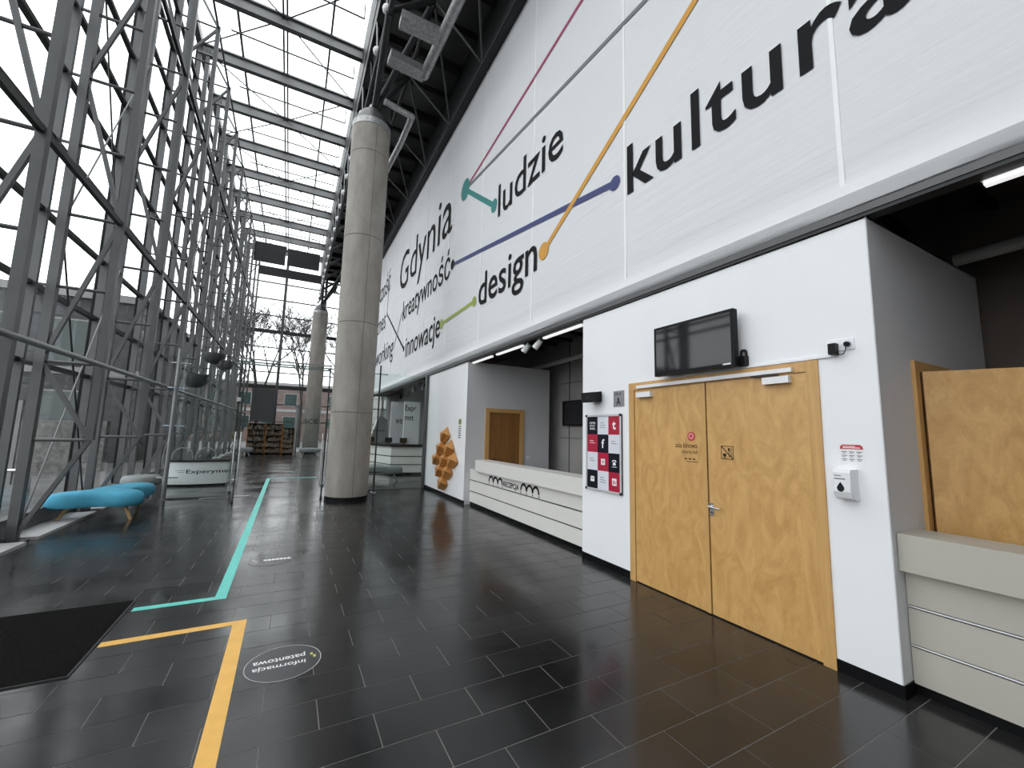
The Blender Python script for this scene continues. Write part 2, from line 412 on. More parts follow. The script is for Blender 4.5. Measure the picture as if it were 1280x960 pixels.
# ---------------------------------------------------------------- glass roof
roof = struct('ceiling', None, None, 'glass roof on grey steel beams over the hall', (-1, 14, RZ))
rl = wloc(roof); X2 = 1.22
bm_ = MB().box((XG, -.09, 0), (X2, .09, .05)).box((XG, -.02, .05), (X2, .02, .36)).box((XG, -.09, .36), (X2, .09, .41))
bmesh_beam = mesh_of('roof_beam', bm_, Vector((0, 0, 0)))
for y in ys: link('roof_beam', bmesh_beam, 'roof_steel', roof, Vector((0, y, RZ)) - rl)
for x, w in ((-2.37, .06), (-1.13, .05), (-1.02, .05), (.24, .06)):
    part('purlin', MB().box((x - w / 2, YB, RZ + .41), (x + w / 2, YE, RZ + .53)), 'steel', roof)
cx = [XG, -2.37, -1.07, .24, X2]
for y in ys[:-1]:
    for a, b in zip(cx, cx[1:]):
        key = ('r', round(b - a, 3))
        if key not in pm: pm[key] = mesh_of('roof_pane', MB().box((.01, .01, 0), (b - a - .01, FS - .01, .014)), Vector((0, 0, 0)))
        link('roof_pane', pm[key], 'roof_glass', roof, Vector((a, y, RZ + .54)) - rl)
rod = mesh_of('shade_rod', MB().tube((-2.5, 0, 0), (1.05, 0, 0), .024, 6).tube((-2.5, 0, 0), (-2.55, 0, .12), .012, 5).tube((1.05, 0, 0), (1.05, 0, .55), .018, 5), Vector((0, 0, 0)))
for y in ys[:-1]:
    link('shade_rod', rod, 'steel', roof, Vector((0, y + .75, RZ - .12)) - rl)
    k = ys.index(y)
    for s in (0, 1):
        a, b = (XG, -1.07) if k % 2 == s else (-1.07, X2)
        yy = (y, y + FS) if s == 0 else (y + FS, y)
        part('tie_rod', MB().tube((a, yy[0], RZ + .3), (b, yy[1], RZ + .3), .021, 5), 'steel_dark', roof)

# ---------------------------------------------------------------- end glass wall
w2 = struct('window_2', None, None, 'glass end wall at the far end of the hall', (1, YE, 0)); w2l = wloc(w2)
xs2 = [-3.6, -.95, 1.7, 4.2, 6.8]; z2 = [0, 2.1, 3.3, 4.5, 5.55, 6.15, 7.3, 8.45, 9.6, 10.8, 12.0, 13.1, 14.4]
for x in xs2: part('mullion', MB().box((x - .09, YE - .1, 0), (x + .09, YE + .1, 14.4)), 'steel', w2)
for z in z2[1:]:
    th = .12 if z in (4.5, 8.45) else .035
    part('transom', MB().box((-3.6, YE - .06, z - th), (6.8, YE + .06, z + th)), 'steel_dark' if th > .1 else 'steel', w2)
for a, b in zip(xs2, xs2[1:]):
    for c, d in zip(z2, z2[1:]): part('pane', MB().box((a, YE - .006, c), (b, YE + .006, d)), 'glass', w2)
part('tie_rod', MB().tube((-.9, YE - .2, 8.5), (1.6, YE - .2, 10.8), .015, 5), 'steel_dark', w2)
part('tie_rod', MB().tube((-.9, YE - .2, 10.8), (1.6, YE - .2, 8.5), .015, 5), 'steel_dark', w2)
struct('wall_back', MB().box((-3.75, YB - .2, 0), (6.9, YB, 14.4)), 'white_paint', 'white wall behind the camera')

# ---------------------------------------------------------------- concrete columns
def column(loc, label):
    t = thing('concrete_column', label, 'column', loc, 'round concrete columns')
    x, y, _ = loc; R = .5
    zs = [.09, 2.13, 4.41, 6.71, 9.07, 9.85]
    for a, b in zip(zs, zs[1:]):
        part('shaft_section', MB().lathe((x, y, 0), [(R - .02, a), (R, a + .01), (R, b - .01), (R - .02, b)], 40), 'concrete', t, smooth=True)
    for ang in (-1.43,):   # vertical formwork joints
        part('formwork_joint', MB().box((x + (R + .001) * math.cos(ang) - .006, y + (R + .001) * math.sin(ang) - .006, .1), (x + (R + .001) * math.cos(ang) + .006, y + (R + .001) * math.sin(ang) + .006, 9.8)), 'concrete_dark', t)
    for zj in zs[1:-1]: part('ring_joint', MB().lathe((x, y, 0), [(R - .012, zj - .012), (R - .012, zj + .012)], 40), 'concrete_dark', t, smooth=True)
    part('base_ring', MB().lathe((x, y, 0), [(R + .008, 0), (R + .008, .09)], 40), 'plinth', t, smooth=True)
    part('steel_band', MB().lathe((x, y, 0), [(R + .006, 9.85), (R + .006, 10.02)], 40), 'galvanised', t, smooth=True)
    part('cap', MB().lathe((x, y, 0), [(R, 10.02), (R - .04, 10.1), (.33, 10.38), (.22, 10.5)], 40), 'steel', t, smooth=True)
    part('pin_joint', MB().lathe((x, y, 0), [(.16, 10.5), (.16, 10.56), (.10, 10.6), (.10, 10.68)], 16), 'galvanised', t, smooth=True)
    return t
column((1.39, 11.2, 0), 'thick round concrete column nearest the camera, beside the glass doors')
column((1.39, 31.9, 0), 'round concrete column far off by the glass end wall')

# ---------------------------------------------------------------- dark steel roof with space frame (right of glass roof)
deck = struct('ceiling_dark', MB().box((X2, YB, 13.0), (8, YE, 13.2)), 'deck', 'dark metal deck roof beside the glass roof')
soff = struct('trim_1', MB().box((X2, YB, 12.55), (X2 + .08, YE, 14.5)), 'steel_dark', 'dark fascia at the edge of the glass roof')
for y in ys:
    part('purlin', MB().box((X2 + .1, y - .06, 12.72), (6.5, y + .06, 13.0)), 'black_steel', deck)
    part('purlin', MB().box((X2 + .1, y + FS / 2 - .03, 12.85), (6.5, y + FS / 2 + .03, 13.0)), 'black_steel', deck)
sf = thing('space_frame', 'black tubular space frame truss carrying the dark roof above the banner', 'truss', (2.5, 14, 11))
A, Bn, U_ = (1.3, 11.2), (3.62, 10.98), (2.3, 12.05)
def chord(name, xz, r): part(name, MB().tube((xz[0], YB, xz[1]), (xz[0], YE, xz[1]), r, 8), 'black_steel', sf, smooth=True)
chord('lower_chord', A, .06); chord('lower_chord', Bn, .045); chord('upper_chord', U_, .055)
NY = [8.74 + FS * k for k in range(-5, 11)]
for y in NY:
    part('main_strut', MB().tube((A[0], y, A[1]), (U_[0], y, U_[1]), .075, 10), 'steel_dark', sf, smooth=True)
    part('web_rod', MB().tube((U_[0], y, U_[1]), (Bn[0], y, Bn[1]), .03, 6), 'steel', sf)
    part('web_rod', MB().tube((U_[0], y, U_[1]), (Bn[0], y + FS, Bn[1]), .03, 6), 'steel', sf)
    part('web_rod', MB().tube((U_[0], y, U_[1]), (Bn[0], y + FS / 2, 12.9), .022, 6), 'steel_dark', sf)
    part('hanger', MB().tube((U_[0], y, U_[1]), (U_[0], y, 12.75), .04, 6), 'black_steel', sf)
    part('hanger', MB().tube((Bn[0], y, Bn[1]), (4.6, y + .9, 12.75), .035, 6), 'black_steel', sf)
    for s in (-1, 1):
        part('web_rod', MB().tube((A[0], y, A[1]), (X2 + .1, y + s * FS / 4, 12.6), .022, 6), 'steel_dark', sf)
for k in range(31):
    y = -2 + 1.205 * k
    if abs(y - 11.2) > .9:
        part('ball_node', MB().ball((A[0] - .05, y, A[1] + .12), .11), 'plastic_white', sf, smooth=True)
        part('edge_strut', MB().tube((A[0] - .05, y, A[1] + .12), (X2 + .02, y + .4, 12.6), .02, 5), 'steel_light', sf)
for y in (11.2, 31.9):
    for (x, yy, z) in ((A[0], y - FS, A[1]), (A[0], y + FS, A[1]), (U_[0], y, U_[1]), (U_[0], y - FS, U_[1]), (U_[0], y + FS, U_[1])):
        if yy < YE: part('tree_strut', MB().tube((1.42, y, 10.55), (x, yy, z), .085, 10), 'steel_dark', sf, smooth=True)
struct('trim_2', MB().box((3.62, YB, 10.95), (3.92, YE, 11.3)), 'black_steel', 'black beam along the top of the banner')
# ducts
def duct(label, pts, r, rect=None):
    t = thing('air_duct', label, 'duct', pts[0], 'galvanised air ducts under the roof')
    for i, (p, q) in enumerate(zip(pts, pts[1:])):
        if rect and i in rect: part('rectangular_duct', MB().bar(p, q, .34, .2), 'galvanised', t)
        else: part('round_duct', MB().tube(p, q, r, 14), 'galvanised', t, smooth=True)
    for p in pts[1:-1]: part('elbow', MB().ball(p, r * 1.08, 12, 8), 'galvanised', t, smooth=True)
    return t
dt_ = duct('galvanised duct loop hanging highest under the dark roof', [(1.5, 9.72, 11.0), (2.42, 9.79, 11.0), (2.55, 7.2, 11.0), (2.6, 4.5, 11.0)], .12, (0,))
part('rectangular_duct', MB().bar((1.52, 8.62, 11.0), (2.42, 8.6, 11.0), .34, .2), 'galvanised', dt_)
duct('galvanised duct loop bending down beside the near concrete column', [(1.6, 10.62, 10.5), (2.38, 10.79, 10.5), (2.36, 12.0, 10.5), (2.2, 13.4, 10.3), (1.95, 14.5, 9.0)], .085)

# ---------------------------------------------------------------- right side: walls, banner
struct('wall_right_upper', MB().box((3.9, YB, 3.55), (4.05, YE, 13.0)), 'steel_dark', 'dark wall behind the banner')
ban = thing('banner', 'huge white fabric banner printed with dark Polish words and coloured lines above the doors', 'banner', (WX, 14, 3.54))
seams = [1.5 + 2.452 * k for k in range(-2, 13)]; edges = [YB + .01] + seams + [YE]
for a, b in zip(edges, edges[1:]):
    mb = MB(); n = 8; zz = [3.54, 3.56, 3.6, 3.66, 3.74, 3.84, 3.96, 4.1, 4.4, 5, 6, 7, 8, 9, 10, 10.96]; vs = []; fs = []
    for z in zz:
        for i in range(n + 1):
            y = a + (b - a) * i / n
            bul = -.065 * math.exp(-((z - 3.66) / .09) ** 2) + .015 * math.exp(-((z - 3.8) / .1) ** 2) - .004 * math.sin(z * 9 + y * 1.3) * math.exp(-(z - 3.54) * 1.4)
            if z == 3.54: bul = .03
            vs.append((WX + bul, y, z))
    k = len(vs); vs += [(v[0] + .02, v[1], v[2]) for v in vs]; N = n + 1; R_ = len(zz)
    for j in range(R_ - 1):
        for i in range(n):
            q = (j * N + i, j * N + i + 1, (j + 1) * N + i + 1, (j + 1) * N + i); fs.append(q); fs.append(tuple(k + x for x in reversed(q)))
    for i in range(n): fs.append((i, k + i, k + i + 1, i + 1)); t_ = (R_ - 1) * N + i; fs.append((t_, t_ + 1, k + t_ + 1, k + t_))
    for j in range(R_ - 1): fs.append((j * N, (j + 1) * N, k + (j + 1) * N, k + j * N)); e_ = j * N + n; fs.append((e_, k + e_, k + e_ + N, e_ + N))
    part('fabric_panel', mb.add(vs, fs), 'banner_fabric', ban, smooth=True)
for s in seams: part('seam', MB().box((WX - .008, s - .018, 3.64), (WX + .01, s + .018, 10.95)), 'print_white', ban)
BX = WX - .010
def pline(y0, z0, y1, z1, w, mat, x=BX):
    d = Vector((0, y1 - y0, z1 - z0)).normalized(); nn = Vector((0, -d.z, d.y)) * w / 2; p = Vector((x, y0, z0)); q = Vector((x, y1, z1))
    part('printed_line', MB().add([p - nn, p + nn, q + nn, q - nn], [(0, 1, 2, 3)]), mat, ban)
def pdot(y, z, r, mat, x=BX - .001, stretch=1):
    part('printed_dot', MB().add([(x, y + r * math.cos(t * math.pi / 14), z + r * math.sin(t * math.pi / 14)) for t in range(28)], [tuple(range(28))]), mat, ban)
pline(10.09, 8.38, -1.0, 9.70, .075, 'print_red', BX); pline(10.09, 8.38, -1.0, 7.01, .075, 'print_grey', BX - .0004)
pdot(10.09, 8.38, .30, 'print_teal'); pdot(8.17, 6.95, .16, 'print_teal'); pline(10.09, 8.38, 8.17, 6.95, .13, 'print_teal', BX - .0008)
pline(10.88, 6.50, 4.145, 5.27, .10, 'print_blue', BX); pdot(10.88, 6.5, .15, 'print_black'); pdot(4.145, 5.27, .105, 'print_blue')
pline(5.995, 4.99, -1.2, 9.03, .10, 'print_orange', BX - .0012); pdot(5.995, 4.99, .16, 'print_orange', BX - .002)
pline(11.66, 4.92, 9.165, 4.93, .10, 'print_green'); pdot(11.66, 4.92, .15, 'print_green'); pdot(9.165, 4.93, .13, 'print_green')
pline(20.08, 9.04, 20.15, 7.32, .09, 'print_grey'); pline(20.15, 7.32, 16.3, 4.95, .10, 'print_black'); pline(16.93, 6.62, 18.25, 5.25, .08, 'print_grey', BX - .0006)
pdot(16.3, 4.95, .12, 'print_black'); pdot(20.15, 7.32, .12, 'print_grey')
for s, ya, yb, z0, z1, off in [('kultura', 3.90, .98, 4.95, 5.66, .012), ('ludzie', 7.95, 5.42, 6.54, 7.32, .004), ('Gdynia', 17.7, 11.07, 7.12, 9.25, 0),
                               ('kreatywność', 16.8, 11.08, 5.92, 7.12, .004), ('innowacje', 16.0, 11.78, 4.28, 5.33, .006), ('design', 8.90, 6.22, 4.46, 5.49, .008),
                               ('twórczość', 24.6, 19.8, 8.45, 9.6, 0), ('biznes', 23.6, 20.4, 6.7, 7.7, 0), ('networking', 24.2, 18.3, 4.72, 5.9, 0)]:
    wtext('lettering', s, ya, yb, z0, z1, BX - .001, 'print_black', ban, off)
struct('trim_3', MB().box((WX - .03, YB, 3.485), (WX + .12, YE, 3.54)), 'steel', 'grey metal rail under the banner')
struct('trim_4', MB().box((WX - .02, YB, 3.455), (WX + .1, YE, 3.49)), 'black_steel', 'thin black line under the banner rail')

# white door volume
T = .16
DY0, DY1, DZ = 1.757, 3.905, 2.386
struct('wall_right', MB().box((WX, 1.376, .0), (WX + T, DY0, WT)).box((WX, DY1, 0), (WX + T, 4.86, WT)).box((WX, DY0, DZ), (WX + T, DY1, WT)).box((WX, 1.37, WT - .02), (6.22, 4.86, WT)), 'white_paint', 'white wall around the double wooden doors')
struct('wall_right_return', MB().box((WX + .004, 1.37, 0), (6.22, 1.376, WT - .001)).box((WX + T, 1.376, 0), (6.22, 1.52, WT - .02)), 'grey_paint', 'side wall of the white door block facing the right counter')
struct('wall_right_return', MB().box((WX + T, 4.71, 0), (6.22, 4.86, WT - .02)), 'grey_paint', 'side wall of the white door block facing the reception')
struct('wall_right_panel', MB().box((WX, 9.426, 0), (WX + T, 13.02, WT)), 'white_paint', 'white wall panel carrying the wooden wall sculpture')
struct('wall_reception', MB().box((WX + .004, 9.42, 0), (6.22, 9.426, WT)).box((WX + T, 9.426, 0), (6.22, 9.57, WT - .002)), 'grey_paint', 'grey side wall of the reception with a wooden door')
for a, b in ((1.37, DY0), (DY1, 4.86), (9.42, 13.02)):
    struct('baseboard_right', MB().box((WX - .006, a - (.006 if a < 2 or a > 9 else 0), 0.0), (WX + .02, b, .088)), 'plinth', 'black skirting along the white wall')
struct('baseboard_right', MB().box((WX - .004, 1.362, 0), (3.97, 1.40, .088)), 'plinth', 'black skirting turning the white wall corner')
wrear = struct('wall_rear', MB().box((6.6, YB, 0), (6.75, YE, 4.5)), 'grey_room', 'grey concrete wall at the back of the reception')
struct('wall_rear_dark', MB().box((6.45, YB, 0), (6.6, 2.2, 4.5)), 'dark_room', 'dark brown wall behind the right counter')
rp = struct('ceiling_reception', MB().box((WX + .12, YB, 4.3), (6.75, YE, 4.42)), 'dark_room', 'dark ribbed ceiling over the reception')
for i in range(20): part('ceiling_rib', MB().box((WX + .3, -3 + i * .7, 4.22), (6.6, -2.93 + i * .7, 4.3)), 'steel_dark', rp)
struct('wall_near', MB().box((WX + .1, -2.2, 0), (6.6, -2.05, 4.3)), 'dark_room', 'dark side wall right of the counter, out of view')
struct('wall_lintel', MB().box((WX + .08, YB, 3.55), (WX + .12, YE, 4.35)), 'black_steel', 'dark board behind the banner hem')
for yy in (7.0, 9.0): part('panel_joint', MB().box((6.585, yy, 0), (6.6, yy + .015, 4.3)), 'steel_dark', wrear)
for zz in (1.62, 3.1): part('panel_joint', MB().box((6.585, 4.9, zz), (6.6, 9.4, zz + .012)), 'steel_dark', wrear)
solo('ceiling_pipe', MB().tube((6.2, 4.9, 3.72), (6.2, 10.6, 3.6), .06, 10), 'grey_paint', 'pale pipe running below the dark ceiling over the reception', 'pipe', smooth=True)
solo('ceiling_pipe', MB().tube((5.6, -2.0, 3.62), (5.6, 1.36, 3.5), .06, 10), 'grey_room', 'brownish pipe below the dark ceiling above the right counter', 'pipe', smooth=True)
# sprinkler head on right pipe
t = thing('sprinkler', 'small dark sprinkler head on the pipe above the right counter', 'sprinkler', (5.5, .6, 3.65))
part('stem', MB().tube((5.6, .72, 3.4), (5.6, .72, 3.85), .018, 6), 'steel_dark', t); part('head', MB().lathe((5.6, .72, 3.85), [(.03, 0), (.09, .03), (.09, .1), (.04, .16)], 12), 'steel_dark', t)

# ---------------------------------------------------------------- double wooden doors
d1 = struct('door_1', None, None, 'double birch doors with flush leaves and a chrome lever handle', (WX, (DY0 + DY1) / 2, 0))
fx = WX - .015; fw = .088
part('jamb', MB().box((fx, DY0, 0), (WX + T, DY0 + fw, DZ)), 'birch_frame', d1); part('jamb', MB().box((fx, DY1 - fw, 0), (WX + T, DY1, DZ)), 'birch_frame', d1)
part('header', MB().box((fx, DY0 + fw, DZ - fw), (WX + T, DY1 - fw, DZ)), 'birch_frame', d1)
lx = WX - .004; ysp = 2.807; lt = 2.295
la = part('leaf', MB().box((lx, DY0 + fw + .005, .012), (lx + .05, ysp - .006, lt)), 'birch', d1)
lb = part('leaf', MB().box((lx, ysp + .006, .012), (lx + .05, DY1 - fw - .005, lt)), 'birch', d1)
part('shadow_gap', MB().box((lx + .012, DY0 + fw, .0), (lx + .055, DY1 - fw, DZ - fw)), 'gasket', d1)
part('meeting_strip', MB().box((lx - .008, ysp + .006, .012), (lx + .002, ysp + .055, lt)), 'birch_frame', lb)
part('threshold', MB().box((lx - .003, DY0 + fw, .0), (lx + .05, DY1 - fw, .010)), 'gasket', d1)
part('slide_rail', MB().box((WX - .045, 1.945, 2.308), (WX - .014, 3.745, 2.345)), 'plastic_white', d1)
part('door_closer', MB().box((WX - .06, 1.965, 2.215), (lx, 2.19, 2.275)), 'plastic_white', la)
part('door_closer', MB().box((WX - .06, 3.51, 2.195), (lx, 3.735, 2.258)), 'plastic_white', lb)
part('closer_arm', MB().bar((WX - .04, 2.06, 2.29), (WX - .04, 2.3, 2.30), .02, .012), 'steel_dark', la)
part('handle_plate', MB().box((lx - .008, 2.755, .955), (lx, 2.797, 1.075)), 'chrome', la)
part('lever_handle', MB().tube((lx - .005, 2.776, 1.045), (lx - .055, 2.776, 1.045), .011, 10).tube((lx - .055, 2.782, 1.045), (lx - .055, 2.65, 1.038), .010, 10), 'chrome', la, smooth=True)
part('keyhole', MB().tube((lx - .0085, 2.776, .985), (lx - .0078, 2.776, .985), .008, 10), 'gasket', la)
# prints on the doors
px = lx - .0012
part('round_logo', MB().lathe((px, 2.995, 1.735), [(.048, -.0004), (.048, .0004)], 28, 'x'), 'label_red', lb)
part('round_logo_centre', MB().lathe((px - .0006, 2.998, 1.738), [(.034, -.0003), (.034, .0003)], 24, 'x'), 'logo_pink', lb, label='pale pink spiral disc')
part('round_logo_spiral', MB().lathe((px - .0012, 2.998, 1.738), [(.016, -.0003), (.016, .0003)], 20, 'x'), 'label_red', lb)
wtext('lettering', 'sala kinowa', 3.205, 2.925, 1.612, 1.668, px, 'print_black', lb)
wtext('lettering', 'cinema hall', 3.12, 2.925, 1.553, 1.592, px, 'print_black', lb)
for i in range(3): part('small_mark', MB().box((px, 3.055 - i * .05, 1.49), (px + .0006, 3.085 - i * .05, 1.503)), 'print_black', lb)
part('small_mark', MB().box((px, 2.925, 1.465), (px + .0006, 3.065, 1.471)), 'print_black', lb)
# no food sign
a0, a1, b0, b1 = 2.655, 2.525, 1.52, 1.65
part('no_food_outline', MB().box((px, a0, b0), (px + .0006, a0 - .006, b1)).box((px, a1, b0), (px + .0006, a1 + .006, b1)).box((px, a0, b0), (px + .0006, a1, b0 + .006)).box((px, a0, b1 - .006), (px + .0006, a1, b1)).bar((px, a0 - .004, b1 - .004), (px, a1 + .004, b0 + .004), .009, .0006, (1, 0, 0)), 'print_black', la)
part('no_food_cup', MB().add([(px, 2.637, 1.575), (px, 2.597, 1.575), (px, 2.604, 1.548), (px, 2.617, 1.538), (px, 2.630, 1.548)], [(0, 1, 2, 3, 4)]).box((px, 2.64, 1.53), (px + .0005, 2.594, 1.534)), 'print_black', la)
part('no_food_cutlery', MB().box((px, 2.574, 1.54), (px + .0005, 2.568, 1.63)).box((px, 2.552, 1.54), (px + .0005, 2.545, 1.63)).box((px, 2.58, 1.6), (px + .0005, 2.562, 1.63)), 'print_black', la)

# TV above the doors
def tv(label, cen, w, h, tilt=0, name='television'):
    x, y, z = cen
    t = thing(name, label, 'television', (x, y, z - h / 2))
    part('casing', MB().box((x - .02, y - w / 2, z - h / 2), (x + .045, y + w / 2, z + h / 2)), 'black_plastic', t)
    part('screen', MB().box((x - .0215, y - w / 2 + .03, z - h / 2 + .035), (x - .02, y + w / 2 - .03, z + h / 2 - .03)), 'screen', t)
    part('wall_mount', MB().box((x + .045, y - .2, z - .15), (x + .13, y + .2, z + .15)), 'black_steel', t)
    return t
tvt = tv('black flat television mounted on the white wall above the wooden doors', (WX - .13, 2.865, 2.685), .97, .56)
part('status_label', MB().box((WX - .1525, 2.42, 2.425), (WX - .150, 2.50, 2.44)), 'plastic_white', tvt)
part('power_cable', MB().path([(WX - .05, 2.41, 2.42), (WX - .03, 2.36, 2.42), (WX - .02, 2.345, 2.5), (WX - .02, 2.35, 2.56), (WX - .03, 2.385, 2.565), (WX - .03, 2.395, 2.5)], .012, 7), 'black_plastic', tvt)
part('power_brick', MB().box((WX - .07, 2.335, 2.41), (WX - .002, 2.40, 2.505)), 'black_plastic', tvt)
tv('black flat television on the grey back wall of the reception', (6.5, 8.6, 2.28), 1.15, .66)
# cable trunking, socket
solo('cable_trunking', MB().box((WX - .018, 1.63, 2.392), (WX, 2.39, 2.412)), 'plastic_white', 'thin white cable trunking running above the wooden doors', 'trunking')
t = thing('wall_socket', 'white double wall socket with black plugs beside the wooden doors', 'socket', (WX, 1.575, 2.43))
part('face_plate', MB().box((WX - .012, 1.50, 2.435), (WX, 1.655, 2.52)), 'plastic_white', t)
part('socket_rim', MB().lathe((WX - .014, 1.54, 2.477), [(.034, 0), (.034, .003)], 20, 'x'), 'card_white', t)
part('power_adapter', MB().box((WX - .07, 1.602, 2.405), (WX - .012, 1.652, 2.492)), 'black_plastic', t)
part('plug', MB().lathe((WX - .05, 1.54, 2.477), [(.014, 0), (.02, .012), (.02, .036)], 14, 'x'), 'black_plastic', t)
part('cable', MB().path([(WX - .05, 1.54, 2.477), (WX - .06, 1.535, 2.43), (WX - .04, 1.56, 2.40), (WX - .03, 1.60, 2.40), (WX - .03, 1.625, 2.41)], .004, 6), 'black_plastic', t)

# soap dispenser, hygiene notice
t = thing('soap_dispenser', 'white soap dispenser with a black drop window on the white wall', 'dispenser', (WX, 1.60, 1.28))
mb = MB(); prof = [(0, 1.515), (-.105, 1.515), (-.115, 1.49), (-.118, 1.35), (-.10, 1.305), (-.05, 1.285), (0, 1.285)]
vs = []; secs = [(1.538, .88), (1.545, 1), (1.655, 1), (1.662, .88)]
for y, s in secs: vs += [(WX + px_ * s, y, z) for px_, z in prof]
n = len(prof); fs = [tuple(range(n)), tuple(reversed(range(3 * n, 4 * n)))]
for j in range(3): fs += [(j * n + i, j * n + (i + 1) % n, (j + 1) * n + (i + 1) % n, (j + 1) * n + i) for i in range(n)]
part('housing', mb.add(vs, fs), 'plastic_white', t)
drop = []
for i in range(20):
    a = 2 * math.pi * i / 20; rr = .024 * (1 - .0 * a); yy = math.sin(a) * .024 * (1 if math.cos(a) < 0 else (1 - math.cos(a)) ** .6); zz = math.cos(a) * (.030 if math.cos(a) < 0 else .042)
    drop.append((WX - .1195, 1.607 + yy, 1.378 + zz))
part('drop_window', MB().prism(drop, (.003, 0, 0)), 'black_gloss', t)
part('brand_print', MB().box((WX - .1188, 1.645, 1.464), (WX - .118, 1.60, 1.470)).box((WX - .1188, 1.645, 1.440), (WX - .118, 1.575, 1.448)), 'print_grey', t)
t = thing('hygiene_notice', 'small white notice with a red heading above the soap dispenser', 'notice', (WX, 1.57, 1.5))
part('sheet', MB().box((WX - .002, 1.492, 1.50), (WX, 1.648, 1.70)), 'plastic_white', t)
part('heading', MB().prism([(WX - .003, 1.645, 1.665), (WX - .003, 1.495, 1.665), (WX - .003, 1.50, 1.69), (WX - .003, 1.515, 1.70), (WX - .003, 1.625, 1.70), (WX - .003, 1.640, 1.69)], (.001, 0, 0)), 'label_red', t)
part('heading_print', MB().box((WX - .0036, 1.625, 1.684), (WX - .003, 1.545, 1.689)).box((WX - .0036, 1.625, 1.673), (WX - .003, 1.515, 1.679)), 'print_white', t)
for r_ in range(3):
    for c_ in range(3):
        part('text_block', MB().box((WX - .0026, 1.635 - c_ * .048, 1.648 - r_ * .028), (WX - .002, 1.60 - c_ * .048, 1.642 - r_ * .028)).box((WX - .0026, 1.63 - c_ * .048, 1.637 - r_ * .028), (WX - .002, 1.61 - c_ * .048, 1.632 - r_ * .028)), 'print_grey', t)

# black wall speaker
t = thing('wall_speaker', 'small black box speaker fixed on the white wall above the social media board', 'speaker', (WX, 4.5, 2.15))
part('housing', MB().prism([(WX - .20, 4.64, 2.17), (WX - .14, 4.40, 2.17), (WX - .02, 4.42, 2.19), (WX - .06, 4.64, 2.19)], (0, 0, .14)), 'black_plastic', t)
part('bracket', MB().box((WX - .05, 4.44, 2.2), (WX, 4.52, 2.28)), 'black_steel', t)
part('badge', MB().box((WX - .179, 4.52, 2.235), (WX - .172, 4.545, 2.245)), 'chrome', t)
# SALA A plate
t = thing('room_sign', 'small brushed metal sign reading SALA A beside the wooden doors', 'sign', (WX, 4.1, 2.1))
part('plate', MB().box((WX - .008, 4.0, 2.105), (WX, 4.195, 2.312)), 'plate_metal', t)
wtext('lettering', 'SALA', 4.172, 4.045, 2.252, 2.297, WX - .009, 'print_black', t); wtext('lettering', 'A', 4.14, 4.06, 2.12, 2.225, WX - .009, 'print_black', t, .01)
# social media board
t = thing('notice_board', 'aluminium framed board of black, red and white squares with social media icons', 'notice board', (WX, 4.39, .97))
by0, by1, bz0, bz1 = 4.745, 4.035, .975, 2.005
part('back_panel', MB().box((WX - .02, by0, bz0), (WX - .001, by1, bz1)), 'card_white', t)
for a, b in (((by0, bz0), (by0 - .025, bz1)), ((by1, bz0), (by1 + .025, bz1)), ((by0, bz0), (by1, bz0 + .025)), ((by0, bz1 - .025), (by1, bz1))):
    part('frame_rail', MB().box((WX - .032, a[0], a[1]), (WX - .001, b[0], b[1])), 'aluminium', t)
for y_ in (by0 - .012, by1 + .012):
    for z_ in (bz0 + .012, bz1 - .012): part('corner_clip', MB().ball((WX - .03, y_, z_), .02, 8, 5), 'steel_dark', t)
cols = ['bwr', 'rbw', 'wrb', 'bwr']; cw = (by0 - by1 - .05) / 3; chh = (bz1 - bz0 - .05) / 4
